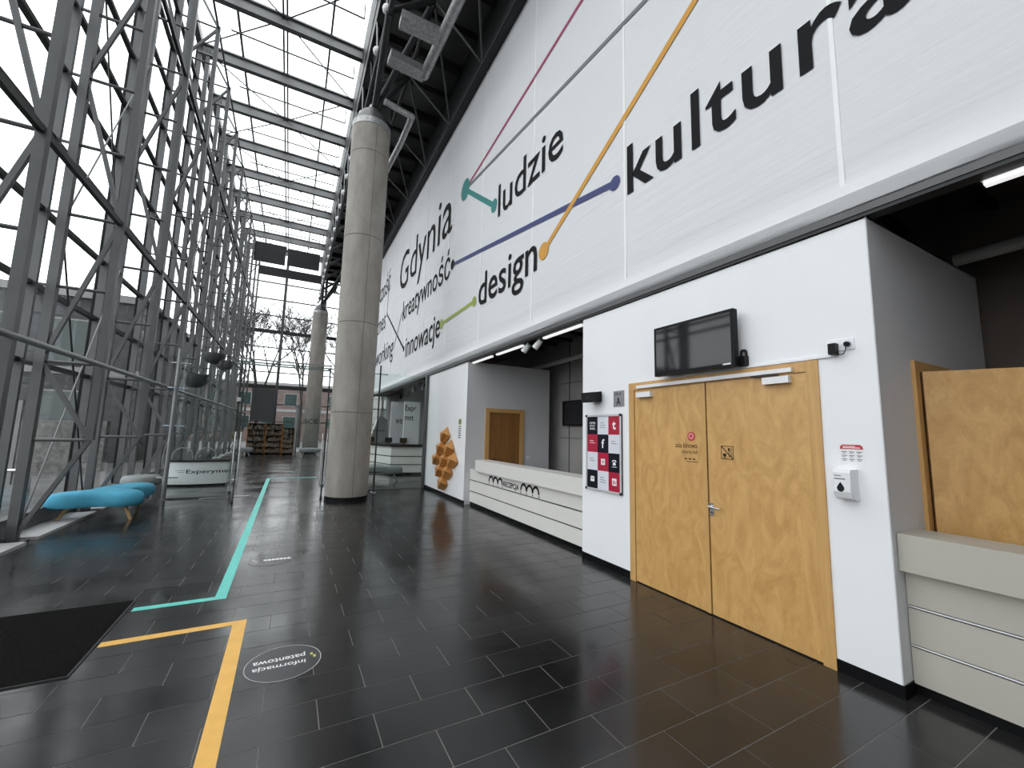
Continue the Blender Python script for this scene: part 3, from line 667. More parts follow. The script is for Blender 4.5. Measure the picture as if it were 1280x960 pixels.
for i, row in enumerate(cols):
    for j, ch in enumerate(row):
        ya = by0 - .025 - j * cw; zb = bz1 - .025 - i * chh
        c = part('card', MB().box((WX - .0225, ya, zb), (WX - .02, ya - cw, zb - chh)), {'b': 'card_black', 'w': 'card_white', 'r': 'card_red'}[ch], t)
        X_ = WX - .0232; ym = ya - cw / 2; zm = zb - chh / 2
        if ch == 'w' or (i, j) == (1, 0):
            ln = {(0, 1): 3, (3, 1): 3}.get((i, j), 2)
            for q in range(ln): part('text_line', MB().box((X_, ym + .06, zm + .03 - q * .03), (X_ + .0005, ym - (.05 if q else .02), zm + .038 - q * .03)), 'print_white' if ch == 'r' else 'print_grey', c)
        elif (i, j) == (0, 0):
            for k in range(3):
                pts = [Vector((X_, ym + .06 - k * .04 - .02 - .018 * math.cos(a_ * math.pi / 8), zm + .02 + .028 * math.sin(a_ * math.pi / 8))) for a_ in range(9)]
                part('arch_mark', MB().path(pts, .004, 5), 'print_white', c)
            wtext('lettering', 'PPNT', ym + .06, ym - .06, zm - .02, zm + .008, X_, 'print_white', c)
            part('text_line', MB().box((X_, ym + .06, zm - .04), (X_ + .0005, ym - .05, zm - .033)).box((X_, ym + .06, zm - .055), (X_ + .0005, ym - .06, zm - .05)), 'print_white', c)
        elif (i, j) == (0, 2): wtext('icon', 't', ym + .035, ym - .035, zm - .055, zm + .055, X_, 'print_white', c, .03)
        elif (i, j) == (1, 1): wtext('icon', 'f', ym + .03, ym - .03, zm - .06, zm + .06, X_, 'print_white', c, .02)
        elif (i, j) == (2, 1):
            part('icon', MB().box((X_, ym + .04, zm - .04), (X_ + .0005, ym - .04, zm + .04)), 'print_white', c)
            part('icon_lens', MB().lathe((X_ - .0006, ym, zm), [(.022, 0), (.022, .0004)], 18, 'x'), 'card_red', c); part('icon_lens', MB().lathe((X_ - .0012, ym, zm), [(.012, 0), (.012, .0004)], 14, 'x'), 'print_white', c)
        elif (i, j) == (2, 2):
            part('icon', MB().prism([(X_, ym + .03, zm - .03), (X_, ym - .03, zm - .03), (X_, ym - .02, zm + .01), (X_, ym + .02, zm + .01)], (.0004, 0, 0)).path([Vector((X_, ym - .036 * math.cos(a_ * math.pi / 8), zm + .012 + .022 * math.sin(a_ * math.pi / 8))) for a_ in range(9)], .007, 5), 'print_white', c)
            part('text_line', MB().box((X_, ym + .045, zm - .055), (X_ + .0005, ym - .045, zm - .048)), 'print_white', c)
        elif (i, j) == (3, 0):
            part('icon', MB().box((X_, ym + .04, zm - .035), (X_ + .0005, ym - .04, zm + .035)), 'print_white', c)
            part('icon_fold', MB().bar((X_ - .0005, ym + .032, zm + .025), (X_ - .0005, ym, zm - .005), .008, .0005, (1, 0, 0)).bar((X_ - .0005, ym - .032, zm + .025), (X_ - .0005, ym, zm - .005), .008, .0005, (1, 0, 0)), 'card_black', c)
        elif (i, j) == (3, 2):
            part('icon', MB().box((X_, ym + .042, zm - .045), (X_ + .0005, ym - .042, zm + .045)), 'print_white', c)
            wtext('icon_lettering', 'in', ym + .026, ym - .026, zm - .03, zm + .03, X_ - .0006, 'card_red', c, .02)

# ---------------------------------------------------------------- counters
def counter(label, ya, yb, ystart, mat, wall_y):
    t = thing('reception_counter', label, 'counter', (3.95, (ya + yb) / 2, 0))
    part('plinth', MB().box((3.975, ya, 0), (4.4, yb, .075)), 'plinth', t)
    zs = [.075, .318, .325, .578, .585, .83]
    for z0, z1 in ((.075, .309), (.333, .569), (.593, .80)):
        part('front_panel', MB().box((3.95, ya, z0), (3.985, yb, z1)), mat, t)
    for z in (.321, .581):
        part('groove_strip', MB().box((3.968, ya, z - .01), (3.98, yb, z + .01)), 'steel_dark', t)
        if mat != 'cream': part('metal_bead', MB().tube((3.956, ya, z), (3.956, yb, z), .0065, 8), 'aluminium', t, smooth=True)
    part('apron', MB().box((3.868, ystart, .83), (3.905, yb, 1.085)), mat, t)
    part('counter_top', MB().box((3.905, ystart, 1.055), (4.22, yb, 1.085)), mat, t)
    part('counter_top_end', MB().box((3.905, ystart - .03, .83), (4.22, ystart, 1.055)) if ystart > 2 else MB().box((3.905, ystart - .03, .83), (4.22, ystart, 1.055)), mat, t)
    part('desk_top', MB().box((3.945, ya, .80), (4.75, yb, .83)), mat, t)
    return t
rc = counter('long cream reception counter with dark grooves and lettering between the white walls', 9.415, 4.865, 8.93, 'cream', 9.42)
t_ = rc
wtext('lettering', 'RECEPCJA', 7.64, 6.99, .607, .745, 3.947, 'print_black', t_, .028)
for yl in (8.33, 6.92):
    for k in range(3):
        cy = yl - .11 - k * .215
        pts = [Vector((3.947, cy + .105 * math.cos(a_ * math.pi / 12), .655 + .12 * math.sin(a_ * math.pi / 12))) for a_ in range(13)]
        mbp = MB()
        for p_, q_ in zip(pts, pts[1:]): mbp.bar(p_, q_, .044, .002, (1, 0, 0))
        part('arch_mark', mbp, 'print_black', t_)
    for k in range(4): part('square_mark', MB().box((3.946, yl - k * .215 + .012, .605), (3.95, yl - k * .215 - .016, .63)), 'print_black', t_)
counter('beige reception counter at the right edge beside the white wall', 1.365, -2.0, 1.365, 'cream_warm', 1.37)

# doors inside receptions
d2 = struct('door_2', None, None, 'brown wooden door in the grey side wall behind the long reception counter', (4.85, 9.42, 0))
for a, b in (((4.31, 0), (4.42, 2.33)), ((5.30, 0), (5.42, 2.33)), ((4.42, 2.23), (5.30, 2.33))): part('frame_piece', MB().box((a[0], 9.385, a[1]), (b[0], 9.43, b[1])), 'birch_frame', d2)
l2 = part('leaf', MB().box((4.42, 9.405, 0), (5.30, 9.43, 2.23)), 'oak_door', d2)
part('lever_handle', MB().tube((4.50, 9.40, 1.06), (4.50, 9.36, 1.06), .012, 8).tube((4.50, 9.36, 1.06), (4.63, 9.36, 1.06), .011, 8), 'steel_dark', l2)
d3 = struct('door_3', None, None, 'birch door standing open behind the right counter', (4.9, 1.37, 0))
for a, b in (((4.385, 0), (4.47, 2.385)), ((5.40, 0), (5.48, 2.385)), ((4.47, 2.30), (5.40, 2.385))): part('frame_piece', MB().box((a[0], 1.345, a[1]), (b[0], 1.385, b[1])), 'birch_frame', d3)
part('leaf', MB().bar((4.475, 1.335, 1.15), (4.985, .36, 1.15), .05, 2.29, (0, 0, 1)), 'birch', d3)
part('door_recess', MB().box((4.47, 1.36, 0), (5.40, 1.372, 2.30)), 'dark_room', d3)
t = thing('wall_socket', 'small round white socket on the grey reception wall right of the brown door', 'socket', (5.575, 9.41, 1.06))
part('face_plate', MB().box((5.53, 9.405, 1.055), (5.615, 9.42, 1.14)), 'plastic_white', t); part('socket_rim', MB().lathe((5.572, 9.40, 1.097), [(.03, 0), (.03, .005)], 16, 'y'), 'card_white', t)

# strip lamps and spotlights above the reception
for (a, b, lab) in ((9.55, 8.32, 'white strip lamp under the banner nearest the wall sculpture'), (8.1, 6.93, 'white strip lamp under the banner above the RECEPCJA lettering'), (6.18, 5.05, 'white strip lamp under the banner above the counter end by the board'), (.79, -.9, 'white strip lamp under the banner above the right counter')):
    t = thing('strip_lamp', lab, 'lamp', (3.93, (a + b) / 2, 3.43), 'strip lamps under the banner')
    part('body', MB().box((3.905, a, 3.455), (3.975, b, 3.50)), 'plastic_white', t); part('diffuser', MB().box((3.91, a - .01, 3.425), (3.97, b + .01, 3.455)), 'lamp_white', t)
for y, lab in ((6.78, 'white track spotlight hanging left under the banner'), (6.36, 'white track spotlight hanging right under the banner')):
    t = thing('spotlight', lab, 'spotlight', (3.93, y, 3.3), 'track spotlights above the reception')
    part('lamp_body', MB().tube((3.90, y + .06, 3.30), (3.96, y - .05, 3.43), .062, 14, .05), 'plastic_white', t, smooth=True)
    part('lamp_face', MB().tube((3.897, y + .065, 3.294), (3.90, y + .06, 3.30), .056, 14), 'steel_dark', t); part('arm', MB().tube((3.95, y - .03, 3.40), (3.95, y - .02, 3.50), .015, 6), 'plastic_white', t)

# ---------------------------------------------------------------- wooden wall sculpture
t = thing('wall_sculpture', 'wall sculpture of faceted golden wooden blocks on the white panel', 'sculpture', (WX, 11.0, .1))
for cy, cz in ((10.74, 1.63), (11.03, 1.28), (10.37, 1.29), (11.35, .97), (10.69, .98), (10.1, .99), (11.04, .67), (10.45, .67), (10.79, .36)):
    def V_(o, dy, dz): return (WX - o, cy + dy, cz + dz)
    A_, B_, T_, P_, D_, C_ = V_(.10, .34, .05), V_(.13, .19, -.18), V_(.22, -.26, .05), V_(.001, -.01, .23), V_(.05, -.32, -.03), V_(.004, .02, -.215)
    A0, B0, C0 = V_(.001, .30, .04), V_(.001, .17, -.15), V_(.001, .0, -.19)
    part('wooden_block', MB().add([A_, B_, T_, P_, D_, C_, A0, B0, C0], [(0, 1, 2), (0, 2, 3), (2, 4, 3), (1, 5, 4, 2), (0, 3, 6), (0, 6, 7, 1), (1, 7, 8, 5), (5, 8, 4), (6, 3, 4, 8, 7)]), 'sculpture_wood', t)
t = thing('wall_label', 'narrow label strip with a yellow edged square on the white panel by the sculpture', 'label', (WX, 9.82, 1.5))
part('square', MB().box((WX - .003, 9.72, 1.90), (WX, 9.92, 2.05)), 'sticker_yellow', t); part('square_print', MB().box((WX - .004, 9.75, 1.92), (WX - .003, 9.89, 2.03)), 'print_grey', t)
for q in range(6): part('text_line', MB().box((WX - .002, 9.74, 1.84 - q * .055), (WX, 9.91, 1.87 - q * .055)), 'print_grey', t)

# ---------------------------------------------------------------- floor things
def tape(label, polys, mat):
    mb = MB()
    for p in polys: mb.prism([(x, y, .0006) for x, y in p], (0, 0, .0012))
    solo('floor_tape', mb, mat, label, 'floor tape')
tape('yellow tape line with a right angle on the dark floor', [[(-.200, 4.585), (-.30, 4.497), (-.29, 1.2), (-.190, 1.2)], [(-1.175, 4.585), (-1.175, 4.497), (-.30, 4.497), (-.200, 4.585)]], 'tape_yellow')
tape('long turquoise tape line with corners leading to the glass doors', [[(-.525, 5.29), (-.425, 5.20), (-.425, 16.28), (-.525, 16.38)], [(-1.155, 5.29), (-1.155, 5.20), (-.425, 5.20), (-.525, 5.29)], [(-.525, 16.38), (-.425, 16.28), (1.0, 16.28), (1.0, 16.38)]], 'tape_teal')
t = thing('door_mat', 'black bristle door mat at the left on the dark floor', 'mat', (-2.4, 4.78, 0))
part('pile', MB().box((-3.6, 4.085, .0), (-1.205, 5.485, .012)), 'mat', t)
for a, b in (((-3.6, 4.07), (-1.19, 4.085)), ((-3.6, 5.485), (-1.19, 5.50)), ((-1.205, 4.085), (-1.19, 5.485))): part('edge_strip', MB().box((a[0], a[1], 0), (b[0], b[1], .009)), 'steel_dark', t)
def sticker(label, cx, cy, lines, dia, flag, mats=('sticker_dark', 'grey_paint', 'sticker_yellow')):
    t = thing('floor_sticker', label, 'sticker', (cx, cy, 0), 'round floor stickers'); R_ = dia / 2
    part('disc', MB().lathe((cx, cy, 0), [(R_, .0005), (R_, .0014)], 48), mats[0], t)
    ring = MB(); 
    for i in range(48):
        a, b = 2 * math.pi * i / 48, 2 * math.pi * (i + 1) / 48
        ring.add([(cx + r_ * math.cos(q), cy + r_ * math.sin(q), .0018) for q, r_ in ((a, R_), (b, R_), (b, R_ - .005), (a, R_ - .005))], [(0, 1, 2, 3)])
    part('rim_line', ring, mats[1], t)
    for s, xa, xb, y0, y1 in lines: text('lettering', s, (cx + xa, cy + y0, .002), (xb - xa, 0, 0), (0, y1 - y0, 0), 'print_white', t, .012)
    for (x, y) in flag: part('flag_mark', MB().box((cx + x - .009, cy + y - .018, .0016), (cx + x + .009, cy + y + .018, .0021)), mats[2], t)
sticker('round dark floor sticker reading informacja patentowa upside down', .10, 3.66, [('informacja', .145, -.20, .0, -.075), ('patentowa', .145, -.20, .10, .025)], .505, [(.188, .045), (.207, .005)])
sticker('round floor sticker with one line of white words further off beside the turquoise tape', -.075, 6.42, [], .5, [(-.19, .03), (-.16, -.03)], ('slate_tile', 'sticker_dark', 'print_white'))
st2 = [o for o in bpy.data.objects if o.name.startswith('floor_sticker')][-1]
for i in range(7): part('word_mark', MB().box((-.155 + i * .045, 6.40, .0016), (-.118 + i * .045, 6.46, .0022)), 'print_white', st2)

# lobed benches
def bench(label, cen, lobes, mat, rz=0, legs=None, legmat='leg_wood', group=None):
    cx, cy = cen
    t = thing('lobed_bench', label, 'bench', (cx, cy, 0), group)
    n = 60; out = []
    for i in range(n):
        a = 2 * math.pi * i / n; r_ = .36
        for la_, ll, lw in lobes:
            d = (a - la_ + math.pi) % (2 * math.pi) - math.pi; r_ += (ll - .36) * math.exp(-(d / lw) ** 2)
        out.append((r_ * math.cos(a), r_ * math.sin(a)))
    prof = [(.80, .25), (.92, .258), (.985, .30), (1.0, .36), (.99, .42), (.94, .475), (.84, .505), (.4, .515)]
    vs = [(cx + x * s, cy + y * s, z) for s, z in prof for x, y in out]
    fs = [tuple(reversed(range(n)))] + [(j * n + i, j * n + (i + 1) % n, (j + 1) * n + (i + 1) % n, (j + 1) * n + i) for j in range(len(prof) - 1) for i in range(n)] + [tuple(range((len(prof) - 1) * n, len(prof) * n))]
    part('seat', MB().add(vs, fs), mat, t, smooth=True)
    for la_, ll, lw in lobes:
        p = Vector((cx + math.cos(la_) * (ll - .32), cy + math.sin(la_) * (ll - .32), .27)); q = Vector((cx + math.cos(la_) * (ll - .16), cy + math.sin(la_) * (ll - .16), 0))
        part('leg', MB().tube(q, p, .022, 8, .034), legmat, t, smooth=True)
    return t
def lob(cx, cy, pts, w=.42): return [(math.atan2(y - cy, x - cx), math.hypot(x - cx, y - cy), w) for x, y in pts]
bench('turquoise blue lobed bench on wooden legs by the glass facade', (-2.88, 10.35), lob(-2.88, 10.35, [(-3.55, 10.0), (-2.26, 9.95), (-2.62, 11.75)], .5), 'blue_fabric')
G3 = 'grey lobed benches'
bench('grey lobed bench just behind the blue bench', (-2.98, 13.0), lob(-2.98, 13.0, [(-3.36, 12.9), (-2.62, 12.9), (-3.0, 13.4)], .4), 'grey_fabric', legmat='chrome', group=G3)
bench('grey lobed bench behind the glass screen right of the near column', (2.75, 14.6), lob(2.75, 14.6, [(3.55, 14.4), (2.0, 14.2), (2.8, 15.6)], .5), 'grey_fabric', legmat='chrome', group=G3)
bench('grey lobed bench far off at the left of the hall', (-2.3, 29.0), lob(-2.3, 29.0, [(-2.8, 28.8), (-1.75, 28.8), (-2.3, 29.7)], .5), 'grey_fabric', legmat='chrome', group=G3)
bench('grey lobed bench far off in front of the far column', (1.2, 28.4), lob(1.2, 28.4, [(.65, 28.2), (1.85, 28.2), (1.2, 29.1)], .5), 'grey_fabric', legmat='chrome', group=G3)

# ---------------------------------------------------------------- glass partition
PY = 12.4
t = thing('glass_screen', 'frameless glass screen left of the open glass doors', 'glass screen', (-1.8, PY, 0))
part('pane', MB().box((-2.43, PY - .006, .03), (-1.18, PY + .006, 3.35)), 'green_glass', t)
part('floor_plate', MB().box((-1.75, PY - .05, 0), (-.75, PY + .05, .012)), 'chrome', t)
part('floor_rail', MB().box((-2.5, PY - .012, 0), (-1.2, PY + .012, .03)), 'steel', t)
t = thing('steel_pole', 'tall slim steel pole with clamps at the left end of the glass screen', 'pole', (-2.43, PY, 0))
part('tube', MB().tube((-2.43, PY, 0), (-2.43, PY, 3.55), .045, 12), 'steel_light', t, smooth=True)
for z in (.5, 1.7, 2.6, 3.2): part('clamp', MB().tube((-2.60, PY, z), (-2.2, PY, z), .016, 7), 'chrome', t)
part('base_plate', MB().lathe((-2.43, PY, 0), [(.1, 0), (.1, .015)], 18), 'chrome', t)
t = thing('glass_header', 'horizontal glass canopy on steel rails above the open glass doors', 'canopy', (-.2, PY, 3.3))
part('pane', MB().box((-1.27, PY - .28, 3.36), (.92, PY + .28, 3.38)), 'green_glass', t)
part('rail', MB().box((-1.27, PY - .30, 3.395), (.92, PY - .27, 3.43)), 'steel_light', t); part('rail', MB().box((-1.27, PY - .02, 3.30), (.92, PY + .02, 3.335)), 'steel_light', t)
def gdoor(label, hx, ex):
    t = thing('glass_door', label, 'glass door', (hx, PY, 0), 'open glass doors')
    part('pane', MB().bar((hx, PY, 1.33), (ex, PY - 1.05, 1.33), .012, 2.6), 'green_glass', t)
    part('edge_strip', MB().bar((ex, PY - 1.05, .03), (ex, PY - 1.05, 2.63), .02), 'steel_dark', t)
    part('post', MB().box((hx - .018, PY - .02, 0), (hx + .018, PY + .02, 3.36)), 'steel_dark', t)
    part('bottom_rail', MB().bar((hx, PY, .04), (ex, PY - 1.05, .04), .03, .06), 'steel_dark', t)
    d = Vector((ex - hx, -1.05, 0)); p = Vector((hx, PY, 0)) + d * .8
    for s in (-.055, .055):
        part('bar_handle', MB().tube((p.x + s, p.y, .28), (p.x + s, p.y, 1.6), .016, 8), 'chrome', t, smooth=True)
        for z in (.5, 1.4): part('handle_fixing', MB().tube((p.x, p.y, z), (p.x + s, p.y, z), .01, 6), 'chrome', t)
    for z in (.2, 2.4): part('hinge', MB().box((hx - .04, PY - .06, z - .05), (hx + .04, PY + .02, z + .05)), 'chrome', t)
gdoor('glass door standing open at the left of the doorway beside the curved desk', -1.16, -.99)
gdoor('glass door standing open at the right of the doorway beside the near column', .90, .82)
t = thing('glass_screen', 'frameless glass screen between the near column and the white panel', 'glass screen', (2.9, PY + .25, 0))
part('pane', MB().box((1.9, PY + .244, .03), (3.78, PY + .256, 3.42)), 'green_glass', t); part('floor_rail', MB().box((1.9, PY + .23, 0), (3.78, PY + .27, .03)), 'steel_light', t)
part('end_post', MB().box((3.70, PY + .2, 0), (3.78, PY + .3, 3.46)), 'steel', t)
t = thing('steel_pole', 'thin dark steel rod with crossbars right of the near column', 'pole', (2.19, 12.0, 0))
part('tube', MB().tube((2.19, 12.05, 0), (2.19, 12.05, 3.55), .022, 8), 'steel_dark', t, smooth=True)
for z in (.55, 1.7, 2.7, 3.3): part('crossbar', MB().tube((2.02, 12.05, z), (2.40, 12.05, z), .012, 6), 'steel_dark', t)
part('base_plate', MB().lathe((2.19, 12.05, 0), [(.09, 0), (.09, .02), (.03, .03)], 16), 'chrome', t)

# curved white info desk
t = thing('info_desk', 'curved white desk with black top and Experyment lettering behind the glass screen', 'desk', (-2.2, 14.9, 0))
def arc_desk(mb, z0, z1, off):
    n = 14; fr = []; bk = []
    for i in range(n + 1):
        u = i / n; x = -2.95 - off + (1.45 + 2 * off) * u; b = .16 * (1 - (2 * u - 1) ** 2)
        fr.append((x, 14.95 - b - off)); bk.append((x, 15.45))
    poly = fr + list(reversed(bk)); return mb.prism([(x, y, z0) for x, y in poly], (0, 0, z1 - z0))
part('body', arc_desk(MB(), .06, .68, 0), 'plastic_white', t); part('top', arc_desk(MB(), .68, .735, .03), 'black_gloss', t); part('plinth', arc_desk(MB(), 0, .06, -.03), 'plinth', t)
uv, fs = text_geo('Experyment', .01); vs = []
for a, b in uv:
    x = -2.46 + 1.2 * a; u = (x + 2.95) / 1.45; vs.append((x, 14.95 - .16 * (1 - (2 * u - 1) ** 2) - .003, .33 + .14 * b))
part('lettering', MB().add(vs, fs), 'print_black', t)
for z, xa in ((.44, -2.72), (.39, -2.66)): part('small_print', MB().add([(x, 14.95 - .16 * (1 - (2 * (x + 2.95) / 1.45 - 1) ** 2) - .004, zz) for x, zz in ((xa, z), (-2.50, z), (-2.50, z + .012), (xa, z + .012))], [(0, 1, 2, 3)]), 'print_grey', t)
for i, x in enumerate((-2.72, -2.15)):
    t = thing('wire_hoop', ['bent steel hoop standing behind the curved white desk, left one', 'bent steel hoop standing behind the curved white desk, right one'][i], 'hoop', (x, 15.62, 0), 'steel hoops behind the desk')
    part('tube', MB().path([Vector((x - .25, 15.62, 0))] + [Vector((x - .25 * math.cos(a_ * math.pi / 8), 15.62, .8 + .25 * math.sin(a_ * math.pi / 8))) for a_ in range(9)] + [Vector((x + .25, 15.62, 0))], .018, 7), 'steel_light', t, smooth=True)
    part('seat', MB().box((x - .2, 15.5, .4), (x + .2, 15.8, .44)), 'steel_dark', t)
# bowl lamps on truss columns
for i, (y, z) in enumerate(((13.49, 2.95), (15.9, 3.9), (18.3, 4.0))):
    t = thing('bowl_lamp', ['grey half bowl uplighter on a truss column, lowest and nearest', 'grey bowl uplighter on a truss column, second nearest', 'grey bowl uplighter on a truss column, farthest'][i], 'lamp', (XI + .35, y - .1, z), 'bowl uplighters')
    part('bowl', MB().lathe((XI + .42, y - .12, z - .25), [(.08, 0), (.2, .06), (.3, .2), (.32, .34)], 20), 'steel', t, smooth=True)
    part('arm', MB().tube((XI, y, z), (XI + .4, y - .12, z), .025, 7), 'steel', t)

# ---------------------------------------------------------------- Experyment reception behind the glass
t = thing('exhibition_counter', 'angled grey white counter with dark top behind the glass screen', 'counter', (4, 17.5, 0))
part('body', MB().prism([(2.75, 19.4, .1), (3.55, 16.4, .1), (5.2, 16.1, .1), (5.2, 19.4, .1)], (0, 0, .98)), 'cream', t); part('top', MB().prism([(2.65, 19.4, 1.08), (3.5, 16.3, 1.08), (5.3, 16.0, 1.08), (5.3, 19.4, 1.08)], (0, 0, .09)), 'black_plastic', t)
part('plinth', MB().prism([(2.85, 19.4, 0), (3.62, 16.5, 0), (5.2, 16.2, 0), (5.2, 19.4, 0)], (0, 0, .1)), 'plinth', t)
for z in (.4, .72):
    part('groove_strip', MB().bar((2.745, 19.4, z), (3.545, 16.39, z), .012, .03), 'steel_dark', t); part('groove_strip', MB().bar((3.545, 16.39, z), (5.2, 16.09, z), .012, .03), 'steel_dark', t)
for x, y, lab in ((3.1, 18.3, 'small monitor standing at the left of the angled counter'), (3.6, 17.2, 'small monitor standing in the middle of the angled counter'), (4.1, 16.8, 'small monitor standing at the right of the angled counter')):
    t = thing('monitor', lab, 'monitor', (x, y, 1.17), 'monitors on the angled counter')
    part('screen', MB().box((x - .14, y - .02, 1.22), (x + .14, y + .02, 1.42)), 'black_plastic', t); part('stand', MB().box((x - .06, y - .05, 1.17), (x + .06, y + .05, 1.23)), 'steel_dark', t)
t = thing('exhibition_stand', 'white upright panel with Experyment lettering behind the angled counter', 'panel', (4.35, 17.0, 0))
part('board', MB().box((4.1, 16.9, 1.17), (4.75, 16.96, 2.9)), 'plastic_white', t)
text('lettering', 'Expr', (4.13, 16.895, 2.45), (.45, 0, 0), (0, 0, .3), 'print_black', t, .015); text('lettering', 'mnt', (4.13, 16.895, 2.13), (.36, 0, 0), (0, 0, .2), 'print_black', t, .02)
t = thing('partition_panel', 'grey upright partition with dark lettering left of the white panel', 'panel', (4.2, 18.25, 1.172))
part('board', MB().box((3.85, 18.2, 1.172), (4.6, 18.3, 2.95)), 'grey_paint', t); text('lettering', 'we', (4.05, 18.19, 2.0), (.3, 0, 0), (0, 0, .22), 'print_black', t)
t = thing('exhibit_frame', 'tilted white metal frame of an exhibit behind the angled counter', 'exhibit', (3.6, 20, 0))
part('sheet', MB().prism([(3.2, 20.0, .9), (4.2, 20.0, .9), (4.15, 20.3, 2.2), (3.75, 20.3, 2.45)], (0, .05, 0)), 'steel_light', t); part('rail', MB().bar((3.2, 19.97, .9), (3.75, 20.27, 2.45), .06), 'plastic_white', t)
part('leg', MB().bar((4.1, 20.1, 0), (4.1, 20.1, 1.0), .05), 'plastic_white', t)
struct('wall_far_right', MB().box((4.9, 21.5, 0), (6.6, 21.6, 4.3)), 'grey_room', 'grey cross wall beyond the angled counter')
for y in (14.2, 15.6, 17.0, 18.4):
    pass
for i, (x, y) in enumerate(((3.98, 14.0), (3.98, 15.2), (4.4, 17.5), (4.4, 19.0))):
    t = thing('spotlight', f"small dark track spotlight over the angled counter, {['nearest', 'second', 'third', 'farthest'][i]} in the row", 'spotlight', (x, y, 3.1), 'track spotlights over the angled counter')
    part('lamp_body', MB().tube((x, y, 3.15), (x + .05, y, 3.35), .06, 10), 'black_plastic', t); part('arm', MB().tube((x + .05, y, 3.35), (x + .05, y, 4.3), .012, 5), 'black_plastic', t)

# ---------------------------------------------------------------- far end: shelves, dark boards, hanging sheets
def shelf(label, x0, x1, y, h):
    t = thing('bookshelf', label, 'shelf', ((x0 + x1) / 2, y, 0), 'bookshelves at the far end')
    for x in (x0, x1): part('side_panel', MB().box((x - .03, y - .2, 0), (x + .03, y + .2, h)), 'oak_door', t)
    part('back_panel', MB().box((x0, y + .18, 0), (x1, y + .2, h)), 'books', t)
    for k in range(6):
        z = .1 + k * (h - .12) / 5; part('shelf_board', MB().box((x0, y - .2, z - .015), (x1, y + .2, z + .015)), 'steel_dark', t)
        if k < 5:
            mb = MB(); x = x0 + .04
            while x < x1 - .08:
                w = random.uniform(.03, .09)
                if random.random() < .85: mb.box((x, y - .19, z + .015), (x + w - .006, y + .1, z + .015 + random.uniform(.16, .30)))
                x += w
            part('book_row', mb, 'books', t, kind='stuff')
shelf('long bookshelf packed with books at the far end, left', -2.25, -1.3, 31.0, 1.95); shelf('bookshelf packed with books at the far end, middle', -1.26, -.36, 31.0, 1.95)
shelf('narrow yellowish bookshelf at the far end, right', -.3, .35, 30.6, 1.7)
t = thing('display_board', 'large dark grey board hanging at the far end above the bookshelves', 'board', (-1.6, 32.6, 2.1))
part('panel', MB().box((-2.35, 32.6, 2.15), (-.95, 32.66, 4.25)), 'board_grey', t); part('post', MB().box((-2.3, 32.62, 0), (-2.24, 32.66, 2.2)).box((-1.06, 32.62, 0), (-1.0, 32.66, 2.2)), 'steel', t); part('rim', MB().box((-2.4, 32.58, 4.25), (-.9, 32.68, 4.31)), 'steel', t)
for a, b, z0, z1, lab in ((-2.62, -.98, 11.55, 12.75, 'dark hanging fabric sheet under the glass roof at the far end, left one'), (-.86, .92, 11.6, 12.65, 'dark hanging fabric sheet under the glass roof at the far end, right one'), (-2.3, 1.1, 10.75, 11.25, 'low dark hanging fabric band under the glass roof at the far end')):
    ysh = 27.88 if z1 < 11.4 else 28.0
    t = thing('hanging_sheet', lab, 'fabric sheet', ((a + b) / 2, ysh, z0), 'dark sheets hanging under the roof')
    part('sheet', MB().box((a, ysh, z0), (b, ysh + .03, z1)), 'dark_sheet', t); part('suspension_wire', MB().tube((a + .1, ysh + .015, z1), (a + .1, ysh + .015, 14.0), .012, 5).tube((b - .1, ysh + .015, z1), (b - .1, ysh + .015, 14.0), .012, 5), 'steel_dark', t); part('top_bar', MB().tube((a, ysh + .015, z1), (b, ysh + .015, z1), .03, 8), 'steel_dark', t)
t = thing('exhibit_column', 'glass cylinder with SCIE lettering in front of the far column', 'exhibit', (1.2, 29.5, 0))
part('panel', MB().box((.72, 29.5, 0), (1.9, 29.53, 3.0)), 'green_glass', t); text('lettering', 'SCIE', (.85, 29.49, 2.0), (.8, 0, 0), (0, 0, .3), 'print_black', t)
t = thing('metal_post', 'slim pale post beside the far column', 'post', (.35, 29.2, 0))
part('shaft', MB().tube((.42, 29.2, 0), (.42, 29.2, 3.0), .09, 12), 'steel_light', t, smooth=True); part('cap', MB().lathe((.42, 29.2, 3.0), [(.12, 0), (.16, .03), (.16, .07)], 14), 'steel_light', t)

# ---------------------------------------------------------------- outside
struct('ground', MB().box((-90, -60, -.4), (-3.76, 120, -.12)).box((-3.76, YE + .35, -.4), (90, 120, -.12)), 'paving', 'grey paving outside the glass')
def house(name, label, x0, x1, y0, y1, h, mat, rows, face='y', win=(1.4, 1.5, 2.6, 3.0), band=True):
    t = thing(name, label, 'building', ((x0 + x1) / 2, (y0 + y1) / 2, -.12))
    part('wall', MB().box((x0, y0, -.12), (x1, y1, h)), mat, t); part('roof_edge', MB().box((x0 - .15, y0 - .15, h), (x1 + .15, y1 + .15, h + .35)), 'ext_light', t)
    if band: part('band', MB().box((x0 - .03, y0 - .04, h * .52), (x1 + .03, y0, h * .52 + .35)), 'ext_light', t)
    ww, wh, sx, sz = win
    nx = int((x1 - x0 - .6) / sx)
    for rr in range(rows):
        for i in range(nx):
            x = x0 + .5 + i * sx + (x1 - x0 - .6 - nx * sx) / 2; z = h - 1.1 - wh - rr * sz
            f = part('window', MB().box((x - .07, y0 - .05, z - .07), (x + ww + .07, y0, z + wh + .07)), 'ext_light', t)
            part('pane', MB().box((x, y0 - .06, z), (x + ww, y0 - .045, z + wh)), 'ext_window', f)
    return t
house('neighbour_building', 'low dark grey building with wide windows outside the glass facade', -34, -6.6, 26, 38, 7.5, 'ext_wall', 2, win=(1.9, 2.0, 2.9, 3.3))
